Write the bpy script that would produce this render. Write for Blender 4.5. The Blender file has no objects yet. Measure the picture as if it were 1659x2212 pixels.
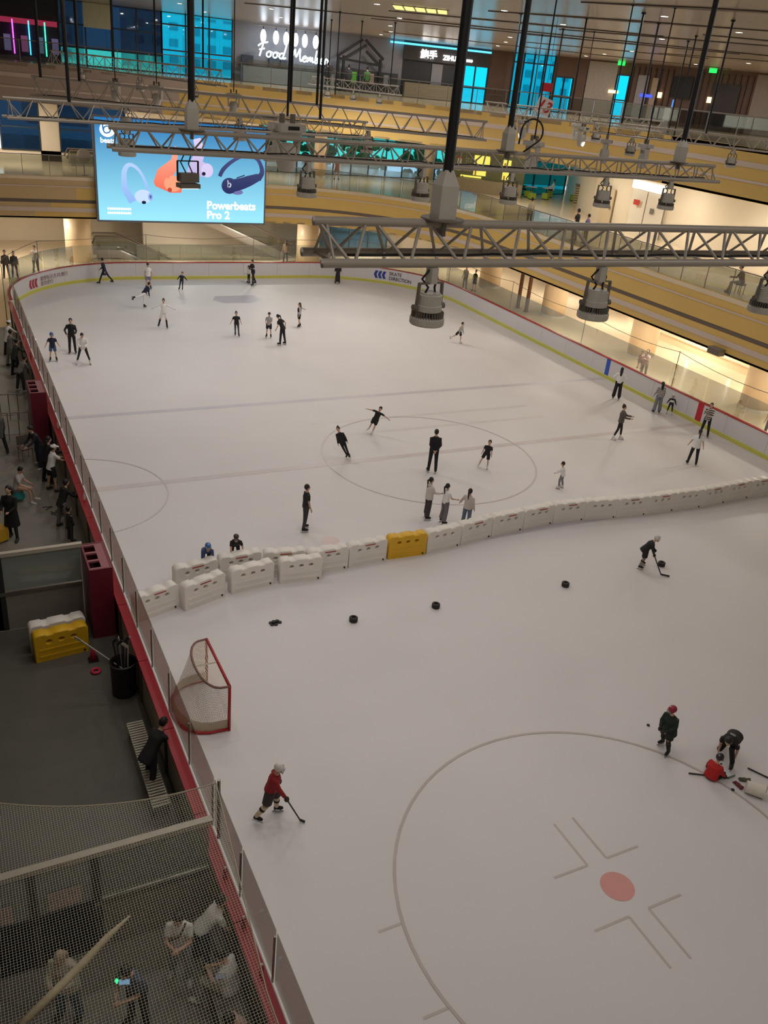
import bpy, bmesh, math, random
from mathutils import Vector as V, Matrix as M, Euler
random.seed(7)
R = math.radians
S = bpy.context.scene
COL = S.collection
# ------------------------------------------------------------------ camera, world, exposure
CAM_H = 13.24
cd = bpy.data.cameras.new('camera'); cam = bpy.data.objects.new('camera', cd); COL.objects.link(cam)
rt = V((0.895413, -0.43555, 0.092362)); dn = V((-0.124795, -0.444646, -0.88697)); fw = V((0.427388, 0.782679, -0.452497))
m = M((( rt.x, -dn.x, -fw.x, 0), (rt.y, -dn.y, -fw.y, 0), (rt.z, -dn.z, -fw.z, CAM_H), (0, 0, 0, 1)))
cam.matrix_world = m
cd.sensor_fit = 'HORIZONTAL'; cd.sensor_width = 36.0; cd.lens = 36.0 * 1850 / 1659
cd.clip_start = 0.1; cd.clip_end = 600
S.camera = cam
S.view_settings.view_transform = 'Standard'; S.view_settings.look = 'None'
S.view_settings.gamma = 1.0; S.view_settings.use_curve_mapping = False
S.view_settings.exposure = 0.0
if hasattr(S, 'cycles'):
    S.cycles.max_bounces = 4; S.cycles.diffuse_bounces = 3; S.cycles.glossy_bounces = 2; S.cycles.transmission_bounces = 2; S.cycles.transparent_max_bounces = 12
    S.cycles.caustics_reflective = False; S.cycles.caustics_refractive = False
w = bpy.data.worlds.new('daylight'); S.world = w; w.use_nodes = True
w.node_tree.nodes['Background'].inputs[0].default_value = (0.80, 0.90, 0.95, 1)
w.node_tree.nodes['Background'].inputs[1].default_value = 2.3
LAMP_W = 40.0       # power of one rink lamp
SOFFIT_W = 230.0    # power of one promenade ceiling light
DOWN_W = 75.0       # power of one top-floor downlight
# ------------------------------------------------------------------ helpers
def lin(c):
    f = lambda x: x / 12.92 if x <= 0.04045 else ((x + 0.055) / 1.055) ** 2.4
    return tuple(f(v / 255.0) for v in c) + (1,)
MATS = {}
def mat(name, rgb, rough=0.6, metal=0.0, var=0.10, scale=6.0, bump=0.0, coat=0.0, stripes=None, emit=None, estr=1.0):
    if name in MATS: return MATS[name]
    mt = bpy.data.materials.new(name); mt.use_nodes = True; nt = mt.node_tree; b = nt.nodes['Principled BSDF']
    c = lin(rgb); b.inputs['Roughness'].default_value = rough; b.inputs['Metallic'].default_value = metal
    if coat: b.inputs['Coat Weight'].default_value = coat; b.inputs['Coat Roughness'].default_value = 0.12
    tc = nt.nodes.new('ShaderNodeTexCoord'); nz = nt.nodes.new('ShaderNodeTexNoise')
    nz.inputs['Scale'].default_value = scale; nz.inputs['Detail'].default_value = 2
    nt.links.new(tc.outputs['Object'], nz.inputs['Vector'])
    mx = nt.nodes.new('ShaderNodeMix'); mx.data_type = 'RGBA'
    mx.inputs['A'].default_value = tuple(min(1, v * (1 - var)) for v in c[:3]) + (1,)
    mx.inputs['B'].default_value = tuple(min(1, v * (1 + var)) for v in c[:3]) + (1,)
    nt.links.new(nz.outputs['Fac'], mx.inputs['Factor'])
    out = mx.outputs['Result']
    if stripes:
        rgb2, freq, axis = stripes
        sp = nt.nodes.new('ShaderNodeSeparateXYZ'); nt.links.new(tc.outputs['Object'], sp.inputs[0])
        mu = nt.nodes.new('ShaderNodeMath'); mu.operation = 'MULTIPLY'; mu.inputs[1].default_value = freq
        nt.links.new(sp.outputs['XYZ'.index(axis)], mu.inputs[0])
        fr = nt.nodes.new('ShaderNodeMath'); fr.operation = 'FRACT'; nt.links.new(mu.outputs[0], fr.inputs[0])
        gt = nt.nodes.new('ShaderNodeMath'); gt.operation = 'GREATER_THAN'; gt.inputs[1].default_value = 0.5; nt.links.new(fr.outputs[0], gt.inputs[0])
        m2 = nt.nodes.new('ShaderNodeMix'); m2.data_type = 'RGBA'; m2.inputs['B'].default_value = lin(rgb2)
        nt.links.new(gt.outputs[0], m2.inputs['Factor']); nt.links.new(out, m2.inputs['A']); out = m2.outputs['Result']
    nt.links.new(out, b.inputs['Base Color'])
    if bump:
        bp = nt.nodes.new('ShaderNodeBump'); bp.inputs['Strength'].default_value = bump; bp.inputs['Distance'].default_value = 0.02
        nt.links.new(nz.outputs['Fac'], bp.inputs['Height']); nt.links.new(bp.outputs[0], b.inputs['Normal'])
    if emit:
        b.inputs['Emission Color'].default_value = lin(emit); b.inputs['Emission Strength'].default_value = estr
    MATS[name] = mt; return mt
def glass(name, tint, gloss=0.08, rough=0.02, haze=0.0, hazecol=(200, 200, 200)):
    if name in MATS: return MATS[name]
    mt = bpy.data.materials.new(name); mt.use_nodes = True; nt = mt.node_tree; nt.nodes.clear()
    o = nt.nodes.new('ShaderNodeOutputMaterial'); t = nt.nodes.new('ShaderNodeBsdfTransparent'); t.inputs[0].default_value = lin(tint)
    g = nt.nodes.new('ShaderNodeBsdfGlossy'); g.inputs['Roughness'].default_value = rough
    lw = nt.nodes.new('ShaderNodeLayerWeight'); lw.inputs[0].default_value = 0.35
    ma = nt.nodes.new('ShaderNodeMath'); ma.operation = 'MULTIPLY_ADD'; ma.inputs[1].default_value = 0.5; ma.inputs[2].default_value = gloss * 0.4
    nt.links.new(lw.outputs['Fresnel'], ma.inputs[0]); ma.use_clamp = True
    mx = nt.nodes.new('ShaderNodeMixShader'); nt.links.new(ma.outputs[0], mx.inputs[0])
    nt.links.new(t.outputs[0], mx.inputs[1]); nt.links.new(g.outputs[0], mx.inputs[2]); out = mx
    if haze:
        d = nt.nodes.new('ShaderNodeBsdfDiffuse'); d.inputs[0].default_value = lin(hazecol)
        m2 = nt.nodes.new('ShaderNodeMixShader'); m2.inputs[0].default_value = haze
        nt.links.new(mx.outputs[0], m2.inputs[1]); nt.links.new(d.outputs[0], m2.inputs[2]); out = m2
    nt.links.new(out.outputs[0], o.inputs[0]); MATS[name] = mt; return mt
def netmat(name, rgb, cell, width, axes='XY'):
    mt = bpy.data.materials.new(name); mt.use_nodes = True; nt = mt.node_tree; nt.nodes.clear()
    o = nt.nodes.new('ShaderNodeOutputMaterial'); t = nt.nodes.new('ShaderNodeBsdfTransparent')
    d = nt.nodes.new('ShaderNodeBsdfDiffuse'); d.inputs[0].default_value = lin(rgb)
    uv = nt.nodes.new('ShaderNodeUVMap'); sp = nt.nodes.new('ShaderNodeSeparateXYZ'); nt.links.new(uv.outputs[0], sp.inputs[0])
    prev = None
    for k in (0, 1):
        mu = nt.nodes.new('ShaderNodeMath'); mu.operation = 'MULTIPLY'; mu.inputs[1].default_value = 1.0 / cell; nt.links.new(sp.outputs[k], mu.inputs[0])
        fr = nt.nodes.new('ShaderNodeMath'); fr.operation = 'FRACT'; nt.links.new(mu.outputs[0], fr.inputs[0])
        lt = nt.nodes.new('ShaderNodeMath'); lt.operation = 'LESS_THAN'; lt.inputs[1].default_value = width; nt.links.new(fr.outputs[0], lt.inputs[0])
        if prev:
            a = nt.nodes.new('ShaderNodeMath'); a.operation = 'MAXIMUM'; nt.links.new(prev.outputs[0], a.inputs[0]); nt.links.new(lt.outputs[0], a.inputs[1]); prev = a
        else: prev = lt
    mx = nt.nodes.new('ShaderNodeMixShader'); nt.links.new(prev.outputs[0], mx.inputs[0])
    nt.links.new(t.outputs[0], mx.inputs[1]); nt.links.new(d.outputs[0], mx.inputs[2]); nt.links.new(mx.outputs[0], o.inputs[0])
    MATS[name] = mt; return mt
def emi(name, rgb, s):
    if name in MATS: return MATS[name]
    mt = bpy.data.materials.new(name); mt.use_nodes = True; nt = mt.node_tree; nt.nodes.clear()
    o = nt.nodes.new('ShaderNodeOutputMaterial'); e = nt.nodes.new('ShaderNodeEmission'); e.inputs[0].default_value = lin(rgb); e.inputs[1].default_value = s
    nt.links.new(e.outputs[0], o.inputs[0]); mt.cycles.emission_sampling = 'NONE'; MATS[name] = mt; return mt

class MB:
    """collects vertices and faces of one mesh"""
    def __init__(s): s.v = []; s.f = []; s.uv = None
    def add(s, vs, fs):
        n = len(s.v); s.v += [tuple(p) for p in vs]; s.f += [tuple(i + n for i in q) for q in fs]; return s
    def box(s, x0, x1, y0, y1, z0, z1, mtx=None):
        vs = [V((x, y, z)) for z in (z0, z1) for y in (y0, y1) for x in (x0, x1)]
        if mtx: vs = [mtx @ p for p in vs]
        return s.add(vs, [(0, 2, 3, 1), (4, 5, 7, 6), (0, 1, 5, 4), (2, 6, 7, 3), (0, 4, 6, 2), (1, 3, 7, 5)])
    def obox(s, a, b, wdt, hgt, up=V((0, 0, 1))):
        a = V(a); b = V(b); d = (b - a).normalized(); x = d.cross(up)
        if x.length < 1e-4: x = d.cross(V((1, 0, 0)))
        x.normalize(); z = x.cross(d)
        vs = [p + x * i * wdt / 2 + z * j * hgt / 2 for p in (a, b) for j in (-1, 1) for i in (-1, 1)]
        return s.add(vs, [(0, 1, 3, 2), (4, 6, 7, 5), (0, 4, 5, 1), (2, 3, 7, 6), (0, 2, 6, 4), (1, 5, 7, 3)])
    def tube(s, pts, rad, n=10, ref=None, cap=True):
        pts = [V(p) for p in pts]; k = len(pts)
        if not isinstance(rad, list): rad = [rad] * k
        rings = []; ref = V(ref) if ref is not None else None; x = None
        for i, p in enumerate(pts):
            d = (pts[min(i + 1, k - 1)] - pts[max(i - 1, 0)])
            if d.length < 1e-7: d = V((0, 0, 1))
            d.normalize()
            if x is None:
                r0 = ref if ref is not None else (V((1, 0, 0)) if abs(d.x) < 0.9 else V((0, 1, 0)))
            else: r0 = ref if ref is not None else x
            x = (r0 - d * r0.dot(d)); x = x.normalized() if x.length > 1e-5 else d.orthogonal().normalized()
            y = d.cross(x); r = rad[i]; rx, ry = r if isinstance(r, (tuple, list)) else (r, r)
            rings.append([p + x * rx * math.cos(2 * math.pi * j / n) + y * ry * math.sin(2 * math.pi * j / n) for j in range(n)])
        vs = [q for rg in rings for q in rg]; fs = []
        for i in range(k - 1):
            for j in range(n): a = i * n + j; b = i * n + (j + 1) % n; fs.append((a, b, b + n, a + n))
        if cap: fs.append(tuple(range(n - 1, -1, -1))); fs.append(tuple(range((k - 1) * n, k * n)))
        return s.add(vs, fs)
    def lathe(s, prof, n=20, c=(0, 0, 0), mtx=None):
        vs = []; fs = []; k = len(prof)
        for r, z in prof:
            for j in range(n):
                p = V((c[0] + r * math.cos(2 * math.pi * j / n), c[1] + r * math.sin(2 * math.pi * j / n), c[2] + z)); vs.append(mtx @ p if mtx else p)
        for i in range(k - 1):
            for j in range(n): a = i * n + j; b = i * n + (j + 1) % n; fs.append((a, b, b + n, a + n))
        fs.append(tuple(range(n - 1, -1, -1))); fs.append(tuple(range((k - 1) * n, k * n)))
        return s.add(vs, fs)
    def ell(s, c, r, rot=None, nu=12, nv=8):
        vs = []; fs = []; c = V(c)
        for i in range(1, nv):
            th = math.pi * i / nv
            for j in range(nu):
                ph = 2 * math.pi * j / nu; p = V((r[0] * math.sin(th) * math.cos(ph), r[1] * math.sin(th) * math.sin(ph), r[2] * math.cos(th)))
                vs.append(c + (rot @ p if rot else p))
        t = V((0, 0, r[2])); vs.append(c + (rot @ t if rot else t)); vs.append(c - (rot @ t if rot else t)); T = len(vs) - 2
        for i in range(nv - 2):
            for j in range(nu): a = i * nu + j; b = i * nu + (j + 1) % nu; fs.append((a, a + nu, b + nu, b))
        for j in range(nu):
            fs.append((T, j, (j + 1) % nu)); q = (nv - 2) * nu; fs.append((T + 1, q + (j + 1) % nu, q + j))
        return s.add(vs, fs)
    def prism(s, poly, z0, z1):
        n = len(poly); vs = [(x, y, z0) for x, y in poly] + [(x, y, z1) for x, y in poly]
        return s.add(vs, [tuple(range(n - 1, -1, -1)), tuple(range(n, 2 * n))] + [(i, (i + 1) % n, (i + 1) % n + n, i + n) for i in range(n)])
    def mesh(s, name, m_, smooth=False):
        me = bpy.data.meshes.new(name); me.from_pydata(s.v, [], s.f)
        if s.uv:
            l = me.uv_layers.new(name='UVMap')
            for p in me.polygons:
                for li in p.loop_indices: l.data[li].uv = s.uv[me.loops[li].vertex_index]
        bm = bmesh.new(); bm.from_mesh(me); bmesh.ops.recalc_face_normals(bm, faces=bm.faces); bm.to_mesh(me); bm.free()
        if smooth:
            me.polygons.foreach_set('use_smooth', [True] * len(me.polygons))
        if m_: me.materials.append(m_)
        return me
    def obj(s, name, m_, parent=None, smooth=False):
        return link(name, s.mesh(name, m_, smooth), parent)
def link(name, data, parent=None, loc=None, mtx=None):
    o = bpy.data.objects.new(name, data); COL.objects.link(o)
    if parent: o.parent = parent
    if mtx is not None: o.matrix_local = mtx
    elif loc is not None: o.location = loc
    return o
def tag(o, label, cat, group=None):
    o['label'] = label; o['category'] = cat
    if group: o['group'] = group
    return o
def thing(name, label, cat, loc=(0, 0, 0), rz=0.0, group=None):
    o = bpy.data.objects.new(name, None); COL.objects.link(o); o.location = loc; o.rotation_euler = (0, 0, rz); o.empty_display_size = 0.1
    return tag(o, label, cat, group)
def struct(name, data=None, parent=None):
    o = bpy.data.objects.new(name, data); COL.objects.link(o)
    if parent: o.parent = parent
    else: o['kind'] = 'structure'
    return o
def smooth(me): me.polygons.foreach_set('use_smooth', [True] * len(me.polygons)); return me
UNITCYL = {}
def bar(name, a, b, r, m_, parent, n=8):
    """one round bar between two points; alike bars share a unit mesh"""
    k = (m_.name, n)
    if k not in UNITCYL: UNITCYL[k] = MB().tube([(0, 0, 0), (0, 0, 1)], 1.0, n).mesh('bar', m_, True)
    a = V(a); b = V(b); d = b - a
    q = d.to_track_quat('Z', 'Y')
    return link(name, UNITCYL[k], parent, mtx=M.LocRotScale(a, q, V((r, r, d.length))))
UNITBOX = {}
def slab(name, a, b, thick, height, m_, parent, up=V((0, 0, 1))):
    """upright box piece from a to b (base line), shares a unit mesh"""
    k = m_.name
    if k not in UNITBOX: UNITBOX[k] = MB().box(0, 1, -0.5, 0.5, 0, 1).mesh('piece', m_)
    a = V(a); b = V(b); d = b - a; x = d.normalized(); y = up.cross(x).normalized(); z = x.cross(y)
    rot = M((x, y, z)).transposed()
    mt = M.Translation(a) @ rot.to_4x4() @ M.Diagonal((d.length, thick, height, 1))
    return link(name, UNITBOX[k], parent, mtx=mt)
def textmesh(body, size, m_, ext=0.01, shear=0.0, offset=0.0, align='LEFT', spacing=1.0):
    cu = bpy.data.curves.new('lettering', 'FONT'); cu.body = body; cu.size = size; cu.extrude = ext; cu.shear = shear; cu.offset = offset
    cu.align_x = align; cu.resolution_u = 3; cu.space_character = spacing
    o = bpy.data.objects.new('tmp', cu); COL.objects.link(o); dg = bpy.context.evaluated_depsgraph_get()
    me = bpy.data.meshes.new_from_object(o.evaluated_get(dg)); bpy.data.objects.remove(o); bpy.data.curves.remove(cu)
    me.materials.clear(); me.materials.append(m_); return me
def resample(pts, step):
    out = [V(pts[0])]; acc = 0
    P = [V(p) for p in pts]
    L = sum((P[i + 1] - P[i]).length for i in range(len(P) - 1)); n = max(1, round(L / step)); st = L / n; t = st
    for a, b in zip(P[:-1], P[1:]):
        l = (b - a).length
        while acc + l >= t - 1e-6 and len(out) <= n:
            out.append(a + (b - a) * ((t - acc) / l)); t += st
        acc += l
    return out
def sweep(path, prof, closed=False):
    """sweep a closed profile of (offset, z) along a plan path; offset>0 = right of travel"""
    P = [V((p[0], p[1], 0)) for p in path]; n = len(P); mb = MB(); k = len(prof); vs = []
    for i, p in enumerate(P):
        if closed: d = P[(i + 1) % n] - P[i - 1]
        else: d = P[min(i + 1, n - 1)] - P[max(i - 1, 0)]
        d.normalize(); x = V((d.y, -d.x, 0))
        vs += [p + x * o + V((0, 0, z)) for o, z in prof]
    fs = []
    for i in range(n if closed else n - 1):
        for j in range(k): a = i * k + j; b = i * k + (j + 1) % k; c2 = ((i + 1) % n) * k; fs.append((a, b, c2 + (j + 1) % k, c2 + j))
    if not closed: fs += [tuple(range(k)), tuple(range((n - 1) * k, n * k))]
    mb.add(vs, fs); return mb
def arc(cx, cy, r, a0, a1, n):
    return [(cx + r * math.cos(R(a0 + (a1 - a0) * i / n)), cy + r * math.sin(R(a0 + (a1 - a0) * i / n))) for i in range(n + 1)]
# ------------------------------------------------------------------ materials of the setting
ICE = mat('ice', (222, 217, 216), 0.55, var=0.045, scale=0.35)
m_cream = mat('cream_wall', (230, 218, 196), 0.5, var=0.05, scale=0.6)
m_soffit = mat('soffit_paint', (218, 208, 192), 0.5, var=0.04, scale=0.5)
m_tile = mat('polished_beige_floor', (224, 204, 172), 0.14, var=0.06, scale=0.5)
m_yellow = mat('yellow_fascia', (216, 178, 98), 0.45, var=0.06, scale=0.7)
m_tan_refl = mat('tan_reflection_fascia', (196, 168, 122), 0.5, var=0.05)  # left end of the lower band: glass reflection painted into its colour
m_mauve_refl = mat('mauve_reflection_fascia', (176, 156, 140), .5, var=.05)  # left end of the upper band, toned for the reflection in the glass
m_stripe = mat('pale_stripe', (208, 188, 172), 0.5, var=0.04)
m_dark = mat('dark_recess', (112, 98, 88), 0.6, var=0.06)
m_white = mat('white_board', (216, 212, 212), 0.35, var=0.03, scale=1.0)
m_kick = mat('yellow_kick', (203, 198, 92), 0.4, var=0.06)
m_redcap = mat('red_cap', (178, 44, 44), 0.4, var=0.06)
m_ledge = mat('red_ledge', (186, 34, 48), 0.35, var=0.10, scale=1.2)
m_steel = mat('brushed_steel', (150, 142, 132), 0.35, 0.85, var=0.08)
m_alu = mat('aluminium', (176, 168, 160), 0.38, 0.55, var=0.08)
m_black = mat('black_metal', (26, 26, 28), 0.5, var=0.1)
m_conc = mat('grey_walkway', (134, 130, 120), 0.5, var=0.14, scale=0.9)
m_concd = mat('dark_rubber_floor', (90, 87, 79), 0.55, var=0.16, scale=1.6)
m_ceil = mat('glossy_white_ceiling', (176, 164, 150), 0.22, var=0.04, scale=0.4)
m_wood = mat('brown_wood_panel', (104, 78, 64), 0.5, var=0.18, scale=2.0)
m_grey = mat('grey_shop_wall', (150, 150, 158), 0.5, var=0.06)
m_dshop = mat('dark_shopfront', (52, 54, 60), 0.5, var=0.12)
m_frame = mat('dark_window_frame', (42, 58, 72), 0.45, var=0.1)
g_clear = glass('clear_glass', (236, 240, 238), 0.06)
g_rail = glass('railing_glass', (226, 230, 226), 0.10, haze=0.06, hazecol=(214, 196, 170))
g_board = glass('board_glass', (240, 240, 236), 0.08, haze=0.07, hazecol=(170, 164, 150))
g_teal = glass('teal_window', (74, 214, 232), 0.10)
g_deep = glass('deep_teal_window', (70, 104, 126), 0.12)
g_green = glass('green_teal_window', (120, 206, 202), 0.10)
g_pale_refl = glass('pale_reflection_window', (196, 222, 236), 0.12, haze=.25, hazecol=(214, 228, 240))  # bottom panes carry the bright floor reflection in their pale colour
# ------------------------------------------------------------------ rink
XL, XR, YF, YN, RC = 3.1, 30.95, 57.2, -3.0, 8.0
left_line = [(XL, YN), (XL, YF - RC)]
corner_l = arc(XL + RC, YF - RC, RC, 180, 90, 48); corner_r = arc(XR - RC, YF - RC, RC, 90, 0, 48)
right_line = [(XR, YF - RC), (XR, YN)]
outline = [(XL, YN)] + corner_l + corner_r + [(XR, YN)]
ice = struct('floor_ice', MB().prism(outline, -0.03, 0.0).mesh('floor_ice', ICE))
def paint(name, mb, rgb):
    return mb.obj(name, mat('ice_paint_' + name, rgb, 0.4, var=0.10, scale=1.5), ice)
def flat_ring(cx, cy, r, wd, a0=0, a1=360, n=72, z=0.007):
    mb = MB(); vs = []; fs = []
    for i in range(n + 1):
        a = R(a0 + (a1 - a0) * i / n)
        for q in (r - wd / 2, r + wd / 2): vs.append((cx + q * math.cos(a), cy + q * math.sin(a), z))
    for i in range(n): fs.append((2 * i, 2 * i + 1, 2 * i + 3, 2 * i + 2))
    return mb.add(vs, fs)
def flat_rect(x0, x1, y0, y1, z=0.003): return MB().add([(x0, y0, z), (x1, y0, z), (x1, y1, z), (x0, y1, z)], [(0, 1, 2, 3)])
for y in (33.75, 20.35): paint('blue_line', flat_rect(XL + .05, XR - .05, y - .15, y + .15), (204, 199, 205))
paint('center_line', flat_rect(XL + .05, XR - .05, 26.9, 27.2), (208, 198, 197))
for y in (29.6, 31.0): paint('resurfacing_mark', flat_rect(13, 24, y - .1, y + .1, 0.002), (214, 208, 206))
paint('center_circle', flat_ring(16.4, 26.8, 4.25, 0.07), (202, 193, 191))
paint('crease_arc', flat_ring(XL, 26.8, 2.9, 0.06, -80, 80, 32), (206, 197, 194))
FX, FY = 10.02, 7.63
paint('faceoff_circle', flat_ring(FX, FY, 4.25, 0.06), (192, 180, 175))
dot = MB(); dot.add([(FX, FY, .003)] + [(FX + .33 * math.cos(i * .2618), FY + .33 * math.sin(i * .2618), .003) for i in range(24)], [(0, i + 1, (i + 1) % 24 + 1) for i in range(24)])
paint('faceoff_dot', dot, (222, 158, 150))
dot = MB(); dot.add([(9.95, 21.57, .003)] + [(9.95 + .3 * math.cos(i * .2618), 21.57 + .3 * math.sin(i * .2618), .003) for i in range(24)], [(0, i + 1, (i + 1) % 24 + 1) for i in range(24)])
paint('neutral_dot', dot, (214, 192, 188))
for sx in (-1, 1):
    for sy in (-1, 1):
        x = FX + sx * .235; y = FY + sy * .61
        paint('hash_mark', flat_rect(x - .025, x + .025, min(y, y + sy * 1.1), max(y, y + sy * 1.1)), (196, 185, 180))
        paint('hash_mark', flat_rect(min(x, x + sx * .8), max(x, x + sx * .8), y - .025, y + .025, .0035), (196, 185, 180))
for sy in (-.83, .83): paint('hash_mark', flat_rect(FX - 4.65, FX - 4.18, FY + sy - .025, FY + sy + .025, .0035), (196, 185, 180))
paint('goal_crease', MB().add([(15.1, 52.5, .003), (17.6, 52.6, .003), (17.9, 51.4, .003), (16.9, 50.75, .003), (15.2, 50.8, .003), (14.7, 51.6, .003)], [(5, 4, 3, 2, 1, 0)]), (190, 184, 194))
# floors round the rink
struct('floor', MB().box(-30, 75, -12, 90, -0.3, -0.02).mesh('floor', m_tile))
wk = struct('floor_walkway', MB().box(-14, XL - .02, -8, 47, -0.28, -0.006).mesh('floor_walkway', m_conc))
MB().box(-14, XL - .03, 10.1, 19.6, -0.02, 0.002).obj('rubber_mat', m_concd, wk)
# lettering on the walkway floor
me = textmesh('>\n慢', 0.55, mat('floor_letter', (60, 56, 52), 0.6)); link('floor_lettering', me, wk, mtx=M.Translation((2.02, 25.9, -0.003)) @ M.Rotation(R(20), 4, 'Z'))
# dasher boards
boards = thing('rink_board', 'white rink boards with red cap and yellow kick strip around the ice', 'rink board')
path = [(XL, YN)] + [(XL, y) for y in range(0, 50, 2)] + corner_l + [(x, YF) for x in (13, 15, 17, 19, 21)] + corner_r + [(XR, y) for y in range(48, -2, -2)] + [(XR, YN)]
dense = resample([(x, y, 0) for x, y in path], 0.4)
step = 6
for i in range(0, len(dense) - 1, step):
    seg = [(p.x, p.y) for p in dense[i:i + step + 1]]
    if len(seg) < 2: continue
    a = V(seg[0]); b = V(seg[1]); seg[0] = tuple(a + (b - a).normalized() * .012)
    sweep(seg, [(-.10, 0), (0, 0), (0, 1.05), (-.10, 1.05)]).obj('board_panel', m_white, boards)
ice_path = [(p.x, p.y) for p in dense]
sweep(ice_path, [(0, 0), (.02, 0), (.02, .17), (0, .2)]).obj('kick_strip', m_kick, boards)
sweep([q for q in ice_path if not (q[0] < XL + .01 and q[1] < 48)], [(-.12, 1.05), (.03, 1.05), (.03, 1.1), (-.12, 1.1)]).obj('cap_rail', m_redcap, boards)
MB().box(XR - .012, XR, 33.6, 33.9, .0, 1.05).obj('blue_stripe', mat('blue_stripe', (40, 84, 190), .4), boards)
MB().box(XR - .012, XR, 26.85, 27.2, .0, 1.05).obj('red_stripe', mat('red_stripe', (196, 30, 44), .4), boards)
# decals: meshes bent onto the corner
def bend(me, cx, cy, r, a_start, z0):
    for v in me.vertices:
        a = R(a_start) - v.co.x / r; rr = r - .012 - v.co.z
        v.co = V((cx + rr * math.cos(a), cy + rr * math.sin(a), z0 + v.co.y))
    return me
def chevrons(hh=.52, wd=.2):
    mb = MB()
    for k in range(3):
        x = k * .29
        for sg in (0, 1):
            y0, y1 = (hh / 2, hh) if sg else (hh / 2, 0)
            q = [(x, y0), (x + wd, y0), (x + wd + .12, y1), (x + .12, y1)]
            mb.add([(px, py, z) for z in (0, .004) for px, py in q], [(0, 1, 2, 3), (4, 5, 6, 7), (0, 1, 5, 4), (1, 2, 6, 5), (2, 3, 7, 6), (3, 0, 4, 7)])
    return mb
m_blue = mat('decal_blue', (38, 62, 150), .4); m_red = mat('decal_red', (176, 44, 66), .4); m_txt = mat('decal_grey', (62, 62, 78), .5); m_txt2 = mat('decal_brown', (140, 96, 96), .5)
link('direction_chevrons', bend(chevrons().mesh('chev', m_blue), XR - RC, YF - RC, RC, 54.5, .34), boards)
link('direction_lettering', bend(textmesh('SKATE\nDIRECTION', .33, m_txt, .002, offset=.006), XR - RC, YF - RC, RC, 46.5, .66), boards)
link('direction_chevrons', bend(chevrons(.5).mesh('chev', m_red), XL + RC, YF - RC, RC, 146.5, .28), boards)
link('direction_lettering', bend(textmesh('请按标示方向滑行\n请勿逆行', .29, m_txt2, .002), XL + RC, YF - RC, RC, 138.2, .58), boards)
# protective glass
gl = thing('rink_glass', 'clear protective glass panels standing on the rink boards beside the promenade', 'glass screen')
i0 = next(i for i, p in enumerate(dense) if p.y >= 47.9)
pts = dense[i0::6]
for a, b in zip(pts[:-1], pts[1:]):
    n = (b - a).normalized(); o = V((n.y, -n.x, 0)) * -.04
    slab('glass_panel', a + o + V((0, 0, 1.1)) + n * .01, b + o + V((0, 0, 1.1)) - n * .01, .012, 1.15, g_clear, gl)
# left side: red ledge, posts and hazy glass
ll = thing('spectator_ledge', 'red counter ledge with white outer panels along the walkway side of the boards', 'ledge')
y = 4.0
while y < 47.5:
    l = min(2.35, 47.6 - y)
    MB().box(2.84, XL - .04, y, y + l, 1.08, 1.14).obj('ledge_board', m_ledge, ll)
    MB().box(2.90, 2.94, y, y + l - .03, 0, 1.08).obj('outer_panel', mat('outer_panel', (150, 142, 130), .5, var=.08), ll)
    MB().box(2.84, 2.9, y - .03, y + .02, 0, 1.08).obj('upright', m_steel, ll)
    y += 2.37
lg = thing('rink_glass', 'smudged glass panels with steel posts standing on the red walkway ledge', 'glass screen')
y = 4.4
while y < 47:
    slab('glass_panel', (XL + .02, y + .03, 1.1), (XL + .02, y + 1.57, 1.1), .012, 1.1, g_board, lg)
    MB().box(XL - .02, XL + .005, y - .018, y + .018, 1.1, 2.12).obj('glass_post', m_steel, lg)
    y += 1.6
rp = thing('safety_rope', 'thin drooping rope strung above the promenade-side rink glass', 'rope')
rpts = [p for p in dense[i0::3]]; q = []
for i, p in enumerate(rpts):
    t_ = (i % 6) / 6; nxt = rpts[min(i + 1, len(rpts) - 1)] - rpts[max(i - 1, 0)]; nn = V((-nxt.y, nxt.x, 0)).normalized() * .35
    q.append(p + nn + V((0, 0, 2.75 - .9 * t_ * (1 - t_))))
    if i % 6 == 0: bar('rope_post', p + nn, p + nn + V((0, 0, 2.78)), .02, m_steel, rp, 6)
MB().tube(q, .014, 5).obj('rope', m_dark, rp)
# ------------------------------------------------------------------ atrium storeys
edge2 = [(-6, 58.4)] + [(x, 58.4) for x in range(-4, 20, 3)] + arc(20, 47.4, 11, 90, 0, 16) + [(31, y) for y in range(45, -9, -3)]
def bez(p0, p1, p2, p3, n):
    return [tuple(sum(c * p[k] for c, p in zip(((1 - t) ** 3, 3 * t * (1 - t) ** 2, 3 * t * t * (1 - t), t ** 3), (p0, p1, p2, p3))) for k in (0, 1)) for t in [i / n for i in range(n + 1)]]
edge3 = [(-6, 59.6), (-2, 59.6)] + bez((2, 59.5), (18, 57.5), (30.5, 47), (31, 33), 24) + [(31, y) for y in range(30, -9, -3)]
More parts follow.
